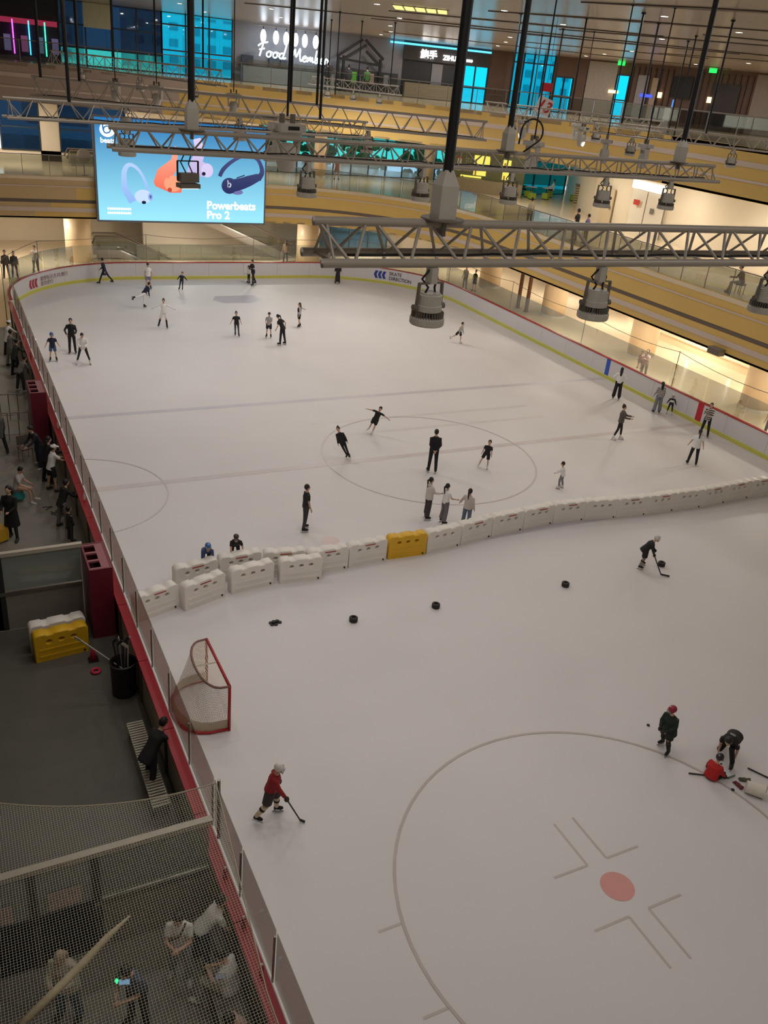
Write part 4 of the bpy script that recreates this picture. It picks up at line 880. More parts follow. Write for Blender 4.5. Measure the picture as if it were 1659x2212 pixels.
# ------------------------------------------------------------------ goal
gx, gy0, gy1, gh = 4.45, 14.25, 16.08, 1.22
gl_ = thing('hockey_goal', 'red-framed hockey goal with white net beside the boards', 'goal', (gx, (gy0 + gy1) / 2, 0))
m_gr = mat('goal_red', (168, 30, 36), .4, var=.08); m_gw = mat('goal_pad', (206, 192, 172), .7, var=.15, scale=4); hw = (gy1 - gy0) / 2
for s_ in (-1, 1): MB().tube([(0, s_ * hw, 0), (0, s_ * hw, gh)], .035, 10).obj('post', m_gr, gl_, True)
MB().tube([(0, -hw, gh), (0, hw, gh)], .035, 10).obj('crossbar', m_gr, gl_, True)
def oval(dep, z, hw_, n=14): return [V((-dep * math.sin(math.pi * i / n) ** .6, -hw_ + 2 * hw_ * i / n if 0 else -hw_ * math.cos(math.pi * i / n), z)) for i in range(n + 1)]
base = oval(1.05, .04, hw); topc = oval(.52, gh, hw)
MB().tube(base, .035, 8).obj('base_frame', m_gr, gl_, True); MB().tube(topc, .028, 8).obj('top_frame', mat('goal_lacing', (132, 100, 88), .7), gl_, True)
MB().tube([(-.03, 0, gh), (-.3, 0, gh), (-.5, 0, gh)], .02, 6).obj('top_brace', m_gw, gl_)
m_net = netmat('goal_netting', (214, 196, 174), .045, .22)
def netsurf(A, B, k=8):
    mb = MB(); mb.uv = []; n = len(A); vs = []; fs = []
    for j in range(k + 1):
        acc = 0
        for i in range(n):
            if i: acc += (A[i] - A[i - 1]).length
            p = A[i].lerp(B[i], j / k); vs.append(p); mb.uv.append((acc, (B[i] - A[i]).length * j / k))
    for j in range(k):
        for i in range(n - 1): a = j * n + i; fs.append((a, a + 1, a + n + 1, a + n))
    uv = mb.uv; mb.add(vs, fs); mb.uv = uv; return mb
netsurf(base, topc).obj('back_net', m_net, gl_); netsurf(topc, [V((0, p.y, gh)) for p in topc], 4).obj('top_net', m_net, gl_)
netsurf([V((p.x * .97, p.y * .97, .03)) for p in base], [V((p.x * .93, p.y * .97, .3)) for p in base], 3).obj('base_pad', m_gw, gl_)
# ------------------------------------------------------------------ pucks and markers
m_rub = mat('black_rubber', (34, 28, 28), .6, var=.15, scale=8)
def tyre(x, y, label):
    o = thing('ice_marker', label, 'marker', (x, y, 0), random.uniform(0, 3)); MB().lathe([(.1, 0), (.115, .01), (.118, .05), (.112, .065), (.118, .08), (.118, .12), (.1, .135), (.06, .13), (.055, .1)], 22).obj('rubber_ring', m_rub, o); MB().lathe([(.056, .0), (.056, .09)], 14).obj('hub', mat('hub_dark', (22, 20, 20), .7), o); return o
tyre(8.83, 17.26, 'black round ice marker on open ice near the puck pile'); tyre(11.34, 17.15, 'black round ice marker in front of the yellow barrier'); tyre(15.74, 16.94, 'black round ice marker alone mid-ice'); tyre(19.64, 17.0, 'black round ice marker beside the stick of the black-clad player')
PK = MB().lathe([(.036, 0), (.038, .004), (.038, .022), (.036, .026)], 18).mesh('puck', m_rub)
for i, (dx, dy, dz) in enumerate(((-.11, .02, 0), (-.06, -.05, 0), (-.02, .05, 0), (.03, -.02, 0), (.09, .04, 0), (.13, -.03, 0), (-.04, .0, .027), (.06, .015, .027), (-.1, -.07, 0), (.0, -.09, 0))):
    o = tag(link('puck', PK, None, (6.79 + dx, 17.84 + dy, dz)), 'small black puck in the loose pile on the ice', 'puck', 'pile of pucks'); o.scale = (1.35, 1.35, 1.35)
o = tag(link('puck', PK, None, (13.8, 11.03, 0)), 'single black puck near the player in the red helmet', 'puck')
o = tag(link('puck', PK, None, (14.15, 8.68, 0)), 'single black puck beside the white bucket', 'puck')
# ------------------------------------------------------------------ walkway furniture
m_pur = mat('maroon_cabinet', (112, 30, 48), .45, var=.12); m_pur2 = mat('maroon_cabinet_top', (150, 88, 92), .5, var=.1); m_slotd = mat('cabinet_slot', (70, 26, 34), .7)
for y0, y1, n_ in ((31.3, 32.75, 'maroon box cabinet with three top openings by the leaning spectators'), (18.6, 19.95, 'maroon box cabinet with three top openings beside the glass partition')):
    o = thing('box_cabinet', n_, 'cabinet', (2.28, y0, 0)); d_ = y1 - y0
    for a in ((0, .04, 0, d_), (.5, .54, 0, d_), (.04, .5, 0, .04), (.04, .5, d_ - .04, d_)): MB().box(a[0], a[1], a[2], a[3], 0, 2.0).obj('side_panel', m_pur, o)
    MB().box(.04, .5, .04, d_ - .04, 1.4, 1.46).obj('inner_floor', m_slotd, o)
    for k in range(4):
        yk = .04 + k * (d_ - .16) / 3; MB().box(.04, .3, yk, yk + .08, 1.94, 1.99).obj('top_bar', m_pur2, o)
    MB().box(.3, .5, .04, d_ - .04, 1.94, 1.99).obj('top_board', m_pur2, o)
g_part = glass('partition_glass', (196, 204, 200), .12, haze=.36, hazecol=(186, 192, 186))
def partition(label, y, x0, x1, split):
    o = thing('glass_partition', label, 'partition', (0, y, 0))
    MB().box(x0, x1, -.06, .06, 2.1, 2.2).obj('top_beam', mat('partition_beam', (190, 180, 164), .45, .1), o)
    for x in split: MB().box(x - .06, x + .06, -.05, .05, 0, 2.1).obj('post', mat('partition_post', (46, 44, 42), .5), o)
    sp = [x0] + list(split) + [x1]
    for a, b in zip(sp[:-1], sp[1:]):
        if b - a < .3: continue
        slab('glass_pane', (a + .06, 0, 1.12), (b - .06, 0, 1.12), .02, .95, g_part, o)
        MB().box(a + .06, b - .06, -.06, .06, 1.0, 1.1).obj('sill', m_steel, o); MB().box(a + .06, b - .06, -.03, .03, .0, 1.0).obj('lower_panel', mat('partition_panel', (140, 132, 122), .5, var=.1), o)
    return o
partition('glass partition with steel sill next to the maroon cabinet', 19.68, -3.0, 2.28, (.35, -1.3)); 
p2_ = partition('glass partition with steel sill under the safety netting', 9.98, -4.0, 2.85, (.98, .05, -1.2))
for x in (.25, -.75): MB().box(x, x + .5, -.07, -.05, 1.25, 1.6).obj('poster', mat('poster_pink', (190, 160, 156), .6, var=.2, scale=5), p2_)
# safety netting roof over the bench
sn = thing('safety_net', 'fine white safety netting stretched over the players bench', 'net', (0, 0, 0)); nx, ny = 26, 22; mb = MB(); vs = []; uv = []; fs = []
for j in range(ny + 1):
    for i in range(nx + 1):
        t_ = j / ny; x = -4.0 + (7.05 - .42 * min(1, t_ * 1.8)) * i / nx; y = (10.45 + min(1.7, .085 * (3.05 - x) ** 2)) * (1 - t_) + 3.5 * t_
        z = 2.45 - .22 * math.sin(math.pi * i / nx) * (.4 + .6 * math.sin(math.pi * min(1, t_ + .15))); vs.append((x, y, z)); uv.append((x, y))
for j in range(ny):
    for i in range(nx): a = j * (nx + 1) + i; fs.append((a, a + 1, a + nx + 2, a + nx + 1))
mb.add(vs, fs); mb.uv = uv; mb.obj('netting', netmat('safety_netting', (186, 182, 164), .042, .11), sn)
MB().tube([vs[i] for i in range(nx + 1)], .012, 6).obj('edge_rope', mat('net_rope', (176, 166, 144), .7), sn); MB().tube([vs[j * (nx + 1) + nx] for j in range(ny + 1)], .01, 6).obj('edge_rope', MATS['net_rope'], sn)
MB().tube([(XL, 10.45, 1.14), (XL, 10.45, 2.5)], .03, 8).obj('corner_post', m_steel, sn)
tag(MB().tube([(1.25, 8.55, 2.3), (.9, 8.35, 2.27), (.55, 8.1, 2.25), (.2, 7.85, 2.26), (-.3, 7.5, 2.3)], [.015, .05, .06, .06, .05], 8).obj('net_bundle', mat('bundled_net', (176, 164, 136), .8, var=.2, scale=8, bump=.5), None, True), 'twisted roll of bundled cream netting above the bench area', 'net')
# spare yellow barrier, grey barrier, bin with sticks, slatted bench
barrier('yellow plastic barrier stored beside the maroon cabinet', (.85, 18.02), (2.1, 18.15), True)
o = barrier('dusty white barrier stored behind the yellow one on the walkway', (.8, 18.45), (2.1, 18.55), mark=False)
bn = thing('stick_bin', 'black barrel bin full of hockey sticks against the ledge', 'bin', (2.58, 16.3, 0)); m_bin = mat('black_bin', (30, 22, 22), .5, var=.1)
MB().lathe([(.25, 0), (.27, .02), (.29, .85), (.31, .88), (.28, .9), (.26, .86), (.24, .1)], 22).obj('barrel', m_bin, bn)
m_stk = mat('stick_shaft', (44, 40, 40), .5); m_stk2 = mat('stick_pale', (178, 170, 164), .5)
def stick(name_lab, a, b, blade, mt_=m_stk, bl=None, group=None):
    a = V(a); b = V(b); o = thing('hockey_stick', name_lab, 'hockey stick', a, 0, group)
    MB().obox((0, 0, 0), b - a, .022, .03).obj('shaft', mt_, o); e = V(blade) - a; MB().obox(b - a, e, .015, .06).obj('blade', bl or mt_, o); return o
random.seed(3)
for i in range(8):
    a_ = random.uniform(0, 6.28); rr = random.uniform(.05, .18); p = V((2.58 + rr * math.cos(a_), 16.3 + rr * math.sin(a_), .12)); q = p + V((random.uniform(-.14, .14), random.uniform(-.12, .2), 1.25)); 
    stick('dark hockey stick standing in the black barrel bin', p, q, q + V((.12 * math.cos(a_ * 3), .12 * math.sin(a_ * 3), .14)), m_stk if i % 3 else m_stk2, group='sticks in the bin')
stick('pale hockey stick poking sideways out of the barrel bin', (2.6, 16.35, .6), (1.78, 16.95, 1.2), (1.66, 17.05, 1.25), m_stk2)
sb = thing('slatted_bench', 'long white slatted low bench on the dark walkway', 'bench', (2.35, 12.3, 0)); m_sl = mat('white_slat', (206, 198, 182), .5)
for k in range(34): MB().box(0, .34, k * .076, k * .076 + .034, .3, .33).obj('slat', m_sl, sb)
for x in (0, .32): MB().box(x, x + .025, 0, 2.56, .27, .3).obj('side_rail', m_sl, sb)
for x in (.02, .3):
    for y in (.1, 2.4): MB().box(x, x + .03, y, y + .03, 0, .27).obj('leg', m_steel, sb)
t = thing('training_ring', 'small pink ring lying on the walkway near the barrel bin', 'ring', (2.1, 17.25, 0)); 
mb = MB().tube([(.09 * math.cos(i * .3927), .09 * math.sin(i * .3927), .035) for i in range(17)], .035, 8); mb.obj('ring_body', mat('ring_pink', (206, 44, 84), .5), t, True)
t = thing('red_cone', 'red training cone standing beside the maroon cabinet', 'cone', (2.12, 17.75, 0)); MB().lathe([(.1, .02), (.03, .34), (.02, .35)], 14).obj('cone_body', mat('cone_red', (190, 40, 60), .5), t, True); MB().box(-.12, .12, -.12, .12, 0, .025).obj('cone_foot', m_black, t)
# crowd rails on the walkway
for y, x0, x1, n_ in ((32.0, .4, 2.2, 'low steel crowd rail beside the far maroon cabinet'), (34.0, .4, 2.0, 'low steel crowd rail near the leaning spectators')):
    o = thing('crowd_rail', n_, 'rail', (0, y, 0)); bar('top_rail', (x0, 0, 1.05), (x1, 0, 1.05), .025, m_steel, o); bar('bottom_rail', (x0, 0, .2), (x1, 0, .2), .018, m_steel, o)
    for k in range(6): bar('upright', (x0 + (x1 - x0) * k / 5, 0, 0), (x0 + (x1 - x0) * k / 5, 0, 1.05), .015, m_steel, o)
o = thing('small_chair', 'small dark chair standing by the far maroon cabinet', 'chair', (1.85, 30.1, 0), .3); MB().box(-.2, .2, -.2, .2, .42, .46).obj('seat', m_dark, o); MB().box(-.2, .2, .17, .2, .5, .85).obj('backrest', m_dark, o)
for a in (-.18, .18):
    for b in (-.18, .18): bar('leg', (a, b, 0), (a, b, .42), .012, m_steel, o)
o = thing('play_bench', 'yellow block seat at the edge of the walkway', 'seat', (.35, 24.6, 0), .5); MB().box(-.4, .25, -.5, .5, .05, .45).obj('seat_block', mat('seat_yellow', (206, 160, 40), .5), o); MB().box(-.36, .21, -.46, .46, 0, .05).obj('plinth', m_black, o)
# bench in the players box
o = thing('players_bench', 'long grey bench along the red ledge under the net', 'bench', (2.5, 5.6, 0)); MB().box(-.18, .2, 0, 2.9, .42, .47).obj('seat', mat('bench_grey', (110, 104, 96), .5), o)
for y in (.2, 1.5, 2.7): MB().box(-.14, .16, y, y + .08, 0, .42).obj('leg', m_dark, o)
# small bottles standing on the red ledge
for k, (y, c_, n_) in enumerate(((9.62, (170, 40, 60), 'red drink bottle on the ledge above the leaning white shirt'), (8.62, (150, 34, 54), 'dark red drink bottle on the ledge by the seated phone user'), (7.75, (190, 60, 70), 'pinkish red bottle on the ledge near the players bench'), (24.1, (226, 214, 210), 'white cup on the ledge beside the small child'), (29.9, (214, 180, 170), 'pale pink bottle on the ledge near the white cap'), (38.3, (190, 70, 80), 'pink bottle on the ledge among the far spectators'), (41.5, (220, 214, 210), 'white bottle on the ledge by the white hooded coat'))):
    o = thing('drink_bottle', n_, 'bottle', (2.97, y, 1.14)); mm = mat('bottle%d' % k, c_, .4); MB().lathe([(.035, 0), (.038, .02), (.038, .15), (.018, .19), (.016, .21)], 12).obj('bottle_body', mm, o, True); MB().lathe([(.02, .21), (.02, .24)], 10).obj('cap', m_white, o)
# bucket and gloves beside the coach
o = thing('bucket', 'white bucket lying on its side on the ice by the coach', 'bucket', (14.5, 8.42, .155), R(-48)); mt_ = M.Rotation(R(90), 4, 'Y')
MB().lathe([(.13, -.19), (.15, .17), (.16, .19), (.145, .19), (.12, -.17)], 24, mtx=mt_).obj('bucket_body', mat('bucket_white', (222, 214, 200), .45), o); MB().tube([(.16, -.15, 0), (.2, -.1, .1), (.22, 0, .14), (.2, .1, .1), (.16, .15, 0)], .007, 6).obj('handle', m_steel, o)
for k, (x, y, c_, n_) in enumerate(((14.36, 8.74, (110, 34, 40), 'dark red hockey glove lying behind the white bucket'), (14.62, 8.8, (84, 84, 60), 'olive hockey glove lying behind the white bucket'))):
    o = thing('hockey_glove', n_, 'glove', (x, y, 0), k); o.scale = (.62, .62, .62); mm = mat('glove%d' % k, c_, .6); MB().ell((0, 0, .07), (.09, .11, .065)).obj('palm', mm, o, True); MB().lathe([(.06, 0), (.085, .14)], 14, mtx=M.Translation((0, -.06, .07)) @ M.Rotation(R(90), 4, 'X')).obj('cuff', mm, o)
    for q in range(4): MB().tube([(-.06 + q * .04, .08, .07), (-.06 + q * .04, .15, .06), (-.06 + q * .04, .18, .03)], .02, 6).obj('finger', mm, o, True)
# ------------------------------------------------------------------ outside the windows
m_leaf = [mat('leaf%d' % i, c, .7, var=.3, scale=3) for i, c in enumerate(((70, 110, 72), (52, 92, 66), (92, 128, 80)))]
for i, (x, y, h) in enumerate(((26, 76, 5.5), (31, 75, 6.2), (36, 77, 5.8), (41, 75, 6.4), (47, 72, 6.0))):
    o = thing('tree', 'leafy green tree outside the second-floor windows', 'tree', (x, y, 3.4), 0, 'trees outside the windows'); MB().tube([(0, 0, 0), (.1, 0, h * .6)], [.2, .1], 8).obj('trunk', mat('bark', (84, 66, 50), .8), o)
    mb = MB()
    for k in range(110):
        a_ = random.uniform(0, 6.28); rr = random.uniform(0, 2.4); z = h * random.uniform(.25, 1.0); s_ = random.uniform(.25, .5); mb.ell((rr * math.cos(a_), rr * math.sin(a_), z), (s_, s_, s_ * .6), Euler((random.random(), random.random(), 0)).to_matrix(), 6, 4)
    c = mb.obj('foliage', m_leaf[i % 3], o)
struct('floor_terrace', MB().box(10, 75, 66.5, 90, 3.0, 3.4).mesh('floor_terrace', mat('terrace', (150, 156, 150), .7)))
m_tow = mat('tower', (170, 186, 190), .7); m_tw = mat('tower_window', (110, 130, 140), .4)
TW = MB().box(-1, 1, -.15, .15, 0, 1.6).mesh('tower_window', m_tw)
for i, (x, y, wd, h) in enumerate(((70, 240, 16, 30), (95, 250, 14, 34), (52, 230, 12, 27), (120, 235, 18, 31), (150, 210, 16, 32), (30, 240, 14, 26), (190, 190, 20, 33))):
    o = thing('apartment_tower', 'pale apartment tower seen through the teal windows', 'building', (x, y, -5), 0, 'towers outside'); MB().box(-wd / 2, wd / 2, 0, 12, 0, h).obj('wall', m_tow, o); MB().box(-wd / 2 - .3, wd / 2 + .3, -.3, 12.3, h, h + .8).obj('roof', m_tow, o)
    for a in range(int(wd / 4)):
        for b in range(4): link('window', TW, o, (-wd / 2 + 2 + a * 4, -.05, h - 4 - b * 3.4))
# ------------------------------------------------------------------ people
SKIN = mat('skin', (206, 164, 138), .55, var=.05); SKIN2 = mat('skin_tan', (186, 140, 112), .55, var=.05)
m_hair = mat('black_hair', (28, 24, 24), .5, var=.2, scale=20); m_eye = mat('eye', (30, 24, 22), .3); m_lip = mat('lips', (160, 92, 84), .5)
m_blade = mat('skate_blade', (190, 190, 190), .25, .8)
EYE = MB().ell((0, 0, 0), (.012, .006, .008), None, 8, 5).mesh('eye', m_eye, True); LIP = MB().ell((0, 0, 0), (.024, .006, .007), None, 8, 5).mesh('mouth', m_lip, True)
def cloth(rgb, st=None):
    n = 'cloth_%d_%d_%d' % rgb + ('_striped' if st else '')
    return mat(n, rgb, .8, var=.12, scale=9, bump=.1, stripes=st)
def RX(a): return M.Rotation(R(a), 3, 'X')
def RY(a): return M.Rotation(R(a), 3, 'Y')
def RZ(a): return M.Rotation(R(a), 3, 'Z')
def remesh(o, vox, it=4):
    m_ = o.modifiers.new('remesh', 'REMESH'); m_.mode = 'VOXEL'; m_.voxel_size = vox; m_.use_smooth_shade = True
    s_ = o.modifiers.new('smooth', 'SMOOTH'); s_.factor = .5; s_.iterations = it
def person(label, x, y, h, rel=0, pose=None, top=((40, 40, 44), 'long', .0), bot=((30, 30, 34), 'trousers'), hair='short', head=None, foot=('skate', (30, 28, 28)), skin=None, z=0.0, group=None, det=0, seat=None, extra=None, hairc=None, cat='person'):
    pose = pose or {}; skin = skin or SKIN; az = math.degrees(math.atan2(x, y)); face = rel - az
    lift = .07 if foot and foot[0] == 'skate' else .0
    hb = h - lift; kid = max(0.0, min(1.0, (1.5 - hb) / .55)); hk = 1 + .0 * kid
    s = hb / 1.75; hs = s * (1 + .34 * kid); girth = s * (1 + .12 * kid)
    body_h = 1.75 - .27 * (hs / s - 1)                       # bigger head, shorter rest
    q = body_h / 1.75
    th, sh_, foot_h = .44 * s * q, .42 * s * q, .08 * s
    hipx = .092 * girth; shx = .166 * girth
    tl = pose.get('lean', 0); rl = pose.get('roll', 0); tw = pose.get('twist', 0)
    T = RY(rl) @ RX(-tl) @ RZ(tw)
    sp = lambda a: a * s * q
    pel = V((0, 0, 0)); J = {}
    J['waist'] = T @ V((0, 0, sp(.13))); J['chest'] = T @ V((0, 0, sp(.33))); J['neck'] = T @ V((0, 0, sp(.49))); hp, hy = pose.get('head', (0, 0))
    HR = T @ RX(tl * .55) @ RZ(hy) @ RX(-hp); J['headc'] = J['neck'] + HR @ V((0, .012 * hs, .165 * hs - .02 * (hs - s)))
    dz = V((0, 0, -1))
    ends = {}
    for sd, sg in (('L', -1), ('R', 1)):
        f_, o_, e_, *i_ = pose.get('a' + sd, (4, 9, 12)); i_ = i_[0] if i_ else 0
        A = T @ RY(-sg * o_) @ RX(f_); shp = T @ V((sg * shx, 0, sp(.425))); el = shp + A @ dz * sp(.285)
        B = A @ RZ(sg * i_) @ RX(e_); wr = el + B @ dz * sp(.25); hd = wr + B @ dz * sp(.09)
        J['sh' + sd], J['el' + sd], J['wr' + sd], J['hd' + sd] = shp, el, wr, hd; J['B' + sd] = B
        f_, o_, k_, *t_ = pose.get('l' + sd, (0, 4, 3)); toe = t_[0] if t_ else 12
        hip = V((sg * hipx, 0, -.02 * s)); Lm = RY(-sg * o_) @ RX(f_); kn = hip + Lm @ dz * th; Sm = RY(-sg * o_) @ RX(f_ - k_); an = kn + Sm @ dz * sh_
        if abs(f_ - k_) > 42: FM = Sm @ RX(-18)
        else: FM = RZ(-sg * toe)
        J['hip' + sd], J['kn' + sd], J['an' + sd] = hip, kn, an; J['F' + sd] = FM
    tf, ts = pose.get('tilt', (0, 0)); TI = RY(ts) @ RX(-tf)
    for k, v in list(J.items()):
        J[k] = TI @ v
    HR = TI @ HR; T2 = TI @ T
    low = min(J['anL'].z, J['anR'].z)
    if seat is not None: dzv = seat + .09 * s
    else: dzv = foot_h + lift - low
    sup = [J['an' + k] for k in 'LR' if J['an' + k].z < low + .12 * s]
    c = sum(sup, V()) / len(sup) if seat is None else V((0, 0, 0))
    off = V((-c.x, -c.y, dzv))
    for k, v in list(J.items()):
        if isinstance(v, V): J[k] = v + off
    pel = off.copy()
    o = thing('person', label, cat, (x, y, z), R(face), group)
    X = T2 @ V((1, 0, 0)); g = girth
    vox = .022 if det == 0 else .012
    # body: one continuous remeshed surface
    b = MB(); b.tube([pel + T2 @ V((0, 0, -.07 * s)), pel, J['waist'], J['chest'], J['neck'] - T2 @ V((0, 0, .045 * s)), J['neck'] + T2 @ V((0, 0, .02 * s))], [(.13 * g, .1 * g), (.155 * g, .11 * g), (.13 * g, .095 * g), (.155 * g, .11 * g), (.1 * g, .075 * g), (.055 * g, .055 * g)], 14, X)
    b.tube([J['neck'] - T2 @ V((0, 0, .03 * s)), J['headc']], .052 * g, 10)
    hc = J['headc']; b.ell(hc, (.076 * hs, .094 * hs, .116 * hs), HR); b.ell(hc + HR @ V((0, .03 * hs, -.055 * hs)), (.052 * hs, .06 * hs, .055 * hs), HR)
    b.ell(hc + HR @ V((0, .098 * hs, -.012 * hs)), (.014 * hs, .022 * hs, .024 * hs), HR, 8, 6)
    for sg in (-1, 1): b.ell(hc + HR @ V((sg * .078 * hs, -.005, -.01 * hs)), (.014 * hs, .025 * hs, .032 * hs), HR, 8, 6)
    for sd, sg in (('L', -1), ('R', 1)):
        b.tube([J['sh' + sd] + (J['chest'] - J['sh' + sd]) * .3, J['sh' + sd], J['el' + sd], J['wr' + sd]], [.055 * g, .052 * g, .04 * g, .028 * g], 10)
        B = TI @ J['B' + sd] if not isinstance(J['B' + sd], V) else None
        b.ell(J['wr' + sd] + (J['hd' + sd] - J['wr' + sd]) * .55, (.028 * g, .038 * g, .05 * s), J['B' + sd] if 0 else B, 8, 6)
        for k in range(4):
            p0 = J['hd' + sd] + B @ V((0, (-.027 + .018 * k) * s, .01 * s)); b.tube([p0, p0 + B @ V((-sg * .008 * s, 0, -(.045 - .006 * abs(k - 1.4)) * s)), p0 + B @ V((-sg * .026 * s, 0, -(.08 - .008 * abs(k - 1.4)) * s))], [.0105 * s, .009 * s, .0075 * s], 6)
        p0 = J['wr' + sd] + B @ V((0, .03 * s, -.03 * s)); b.tube([p0, p0 + B @ V((-sg * .012 * s, .025 * s, -.03 * s)), p0 + B @ V((-sg * .02 * s, .03 * s, -.055 * s))], [.013 * s, .011 * s, .009 * s], 6)
        b.tube([J['hip' + sd], J['kn' + sd], J['an' + sd]], [.082 * g, .055 * g, .036 * g], 10)
        F = TI @ J['F' + sd]; b.tube([J['an' + sd] + F @ V((0, -.03 * s, -.03 * s)), J['an' + sd] + F @ V((0, .06 * s, -.045 * s)), J['an' + sd] + F @ V((0, .15 * s, -.06 * s))], [.035 * g, .04 * g, .028 * g], 8)
    bo = b.obj('body', skin, o); remesh(bo, vox * (1 if det else s / 1.0 if s < 1 else 1), 3)
    for sg in (-1, 1): link('eye', EYE, o, mtx=M.LocRotScale(hc + HR @ V((sg * .03 * hs, .088 * hs, .012 * hs)), HR.to_quaternion(), V((hs, hs, hs))))
    link('mouth', LIP, o, mtx=M.LocRotScale(hc + HR @ V((0, .09 * hs, -.055 * hs)), HR.to_quaternion(), V((hs, hs, hs))))
    # top
    if top:
        tc, sl, hem = top[:3]; tm = cloth(tc, top[3] if len(top) > 3 else None); fat = pose.get('fat', 1.0) * 1.0
        t = MB(); lo = -.10 - hem
        t.tube([pel + T2 @ V((0, 0, lo * s)) if hem < .25 else pel + V((0, 0, lo * s)), pel, J['waist'], J['chest'], J['neck'] - T2 @ V((0, 0, .04 * s)), J['neck'] + T2 @ V((0, 0, .015 * s))], [((.175 + .12 * max(0, hem)) * g * fat, (.135 + .1 * max(0, hem)) * g * fat), (.175 * g * fat, .132 * g * fat), (.158 * g * fat, .122 * g * fat), (.178 * g * fat, .132 * g * fat), (.118 * g, .088 * g), (.064 * g, .064 * g)], 16, X)
        for sd in 'LR':
            a0 = J['sh' + sd] + (J['chest'] - J['sh' + sd]) * .3
            if sl == 'long': t.tube([a0, J['sh' + sd], J['el' + sd], J['wr' + sd]], [.066 * g * fat, .062 * g * fat, .056 * g * fat, .044 * g * fat], 10)
            elif sl == 'short': t.tube([a0, J['sh' + sd], J['sh' + sd].lerp(J['el' + sd], .72)], [.066 * g, .062 * g, .064 * g], 10)
            else: t.tube([a0, J['sh' + sd]], [.07 * g, .06 * g], 10)
        remesh(t.obj(top[4] if len(top) > 4 else 'top', tm, o), .02 * min(1, s * 1.15), 9)
    # trousers / skirt
    if bot:
        bc, kind = bot[:2]; bmt = cloth(bc); t = MB()
        t.tube([pel + T2 @ V((0, 0, .08 * s)), pel, pel + V((0, 0, -.1 * s))], [(.152 * g, .115 * g), (.168 * g, .13 * g), (.16 * g, .13 * g)], 14, X)
        wide = {'trousers': (.098, .072, .06, 1.0), 'slim': (.09, .062, .046, 1.0), 'wide': (.105, .095, .1, 1.0), 'shorts': (.105, .095, .095, .0), 'hockey': (.135, .125, .1, .05), 'jeans': (.1, .08, .075, 1.0)}.get(kind)
        if wide:
            for sd in 'LR':
                a_, k_, n_ = J['hip' + sd], J['kn' + sd], J['an' + sd]
                if wide[3] == 1.0: t.tube([a_, k_, n_ + (k_ - n_) * (.02 if foot and foot[0] == 'skate' else .0)], [wide[0] * g, wide[1] * g, wide[2] * g], 12)
                else: t.tube([a_, a_.lerp(k_, .86 + wide[3]) ], [wide[0] * g, wide[1] * g], 12)
        elif kind == 'skirt': t.tube([pel + V((0, 0, -.05 * s)), pel + V((0, 0, -.42 * s))], [(.16 * g, .13 * g), (.26 * g, .24 * g)], 16, X)
        elif kind == 'dress': t.tube([pel + V((0, 0, -.05 * s)), pel + V((0, 0, -.84 * s))], [(.16 * g, .13 * g), (.22 * g, .19 * g)], 16, X)
        remesh(t.obj({'skirt': 'skirt', 'dress': 'long_skirt', 'shorts': 'shorts', 'hockey': 'padded_shorts'}.get(kind, 'trousers'), bmt, o), .02 * min(1, s * 1.15), 3)
        if kind == 'hockey':
            for sd in 'LR':
                so = MB().tube([J['kn' + sd], J['an' + sd].lerp(J['kn' + sd], .5), J['an' + sd]], [.075 * g, .07 * g, .055 * g], 12).obj('sock', cloth(bot[2] if len(bot) > 2 else (214, 196, 160)), o, True)
                d_ = (J['an' + sd] - J['kn' + sd]); MB().tube([J['kn' + sd] + d_ * .28, J['kn' + sd] + d_ * .45], .078 * g, 12).obj('sock_stripe', cloth((34, 26, 26)), so, True)
    # feet
    if foot:
        fmt = cloth(foot[1])
        for sd in 'LR':
            F = TI @ J['F' + sd]; a_ = J['an' + sd]; t = MB()
            t.tube([a_ + F @ V((0, -.055 * s, -.05 * s)), a_ + F @ V((0, .03 * s, -.045 * s)), a_ + F @ V((0, .12 * s, -.055 * s)), a_ + F @ V((0, .175 * s, -.06 * s))], [.04 * g, .052 * g, .046 * g, .03 * g], 10, (F @ V((1, 0, 0))))
            t.tube([a_ + F @ V((0, -.01, -.05 * s)), a_ + (J['kn' + sd] - a_).normalized() * (.1 * s if foot[0] == 'skate' else .02 * s)], [.052 * g, .052 * g], 10)
            fo = t.obj('skate' if foot[0] == 'skate' else 'shoe', fmt, o, True)
            if foot[0] == 'skate':
                bl = MB(); Mt = M.Translation(a_) @ F.to_4x4(); bl.box(-.004, .004, -.1 * s, .19 * s, -foot_h - lift, -foot_h - lift + .03, Mt); bl.box(-.008, .008, -.06 * s, -.02 * s, -foot_h - lift + .02, -foot_h + .02, Mt); bl.box(-.008, .008, .09 * s, .14 * s, -foot_h - lift + .02, -foot_h + .02, Mt); bl.obj('blade', m_blade, fo)
    # hair / headgear
    hm = hairc or m_hair
    if hair:
        t = MB(); t.ell(hc + HR @ V((0, -.024 * hs, .026 * hs)), (.088 * hs, .098 * hs, .112 * hs), HR, 16, 10)
        if hair == 'long': t.tube([hc + HR @ V((0, -.06 * hs, .04 * hs)), hc + HR @ V((0, -.1 * hs, -.1 * hs)), hc + T2 @ V((0, -.12 * hs, -.34 * hs))], [(.075 * hs, .05 * hs), (.08 * hs, .045 * hs), (.05 * hs, .025 * hs)], 10, X)
        if hair == 'tail': t.tube([hc + HR @ V((0, -.09 * hs, .05 * hs)), hc + HR @ V((0, -.16 * hs, 0)), hc + T2 @ V((0, -.14 * hs, -.3 * hs))], [.03 * hs, .04 * hs, .018 * hs], 8)
        if hair == 'bun': t.ell(hc + HR @ V((0, -.06 * hs, .12 * hs)), (.045 * hs,) * 3, HR, 10, 8)
        t.obj('hair', hm, o, True)
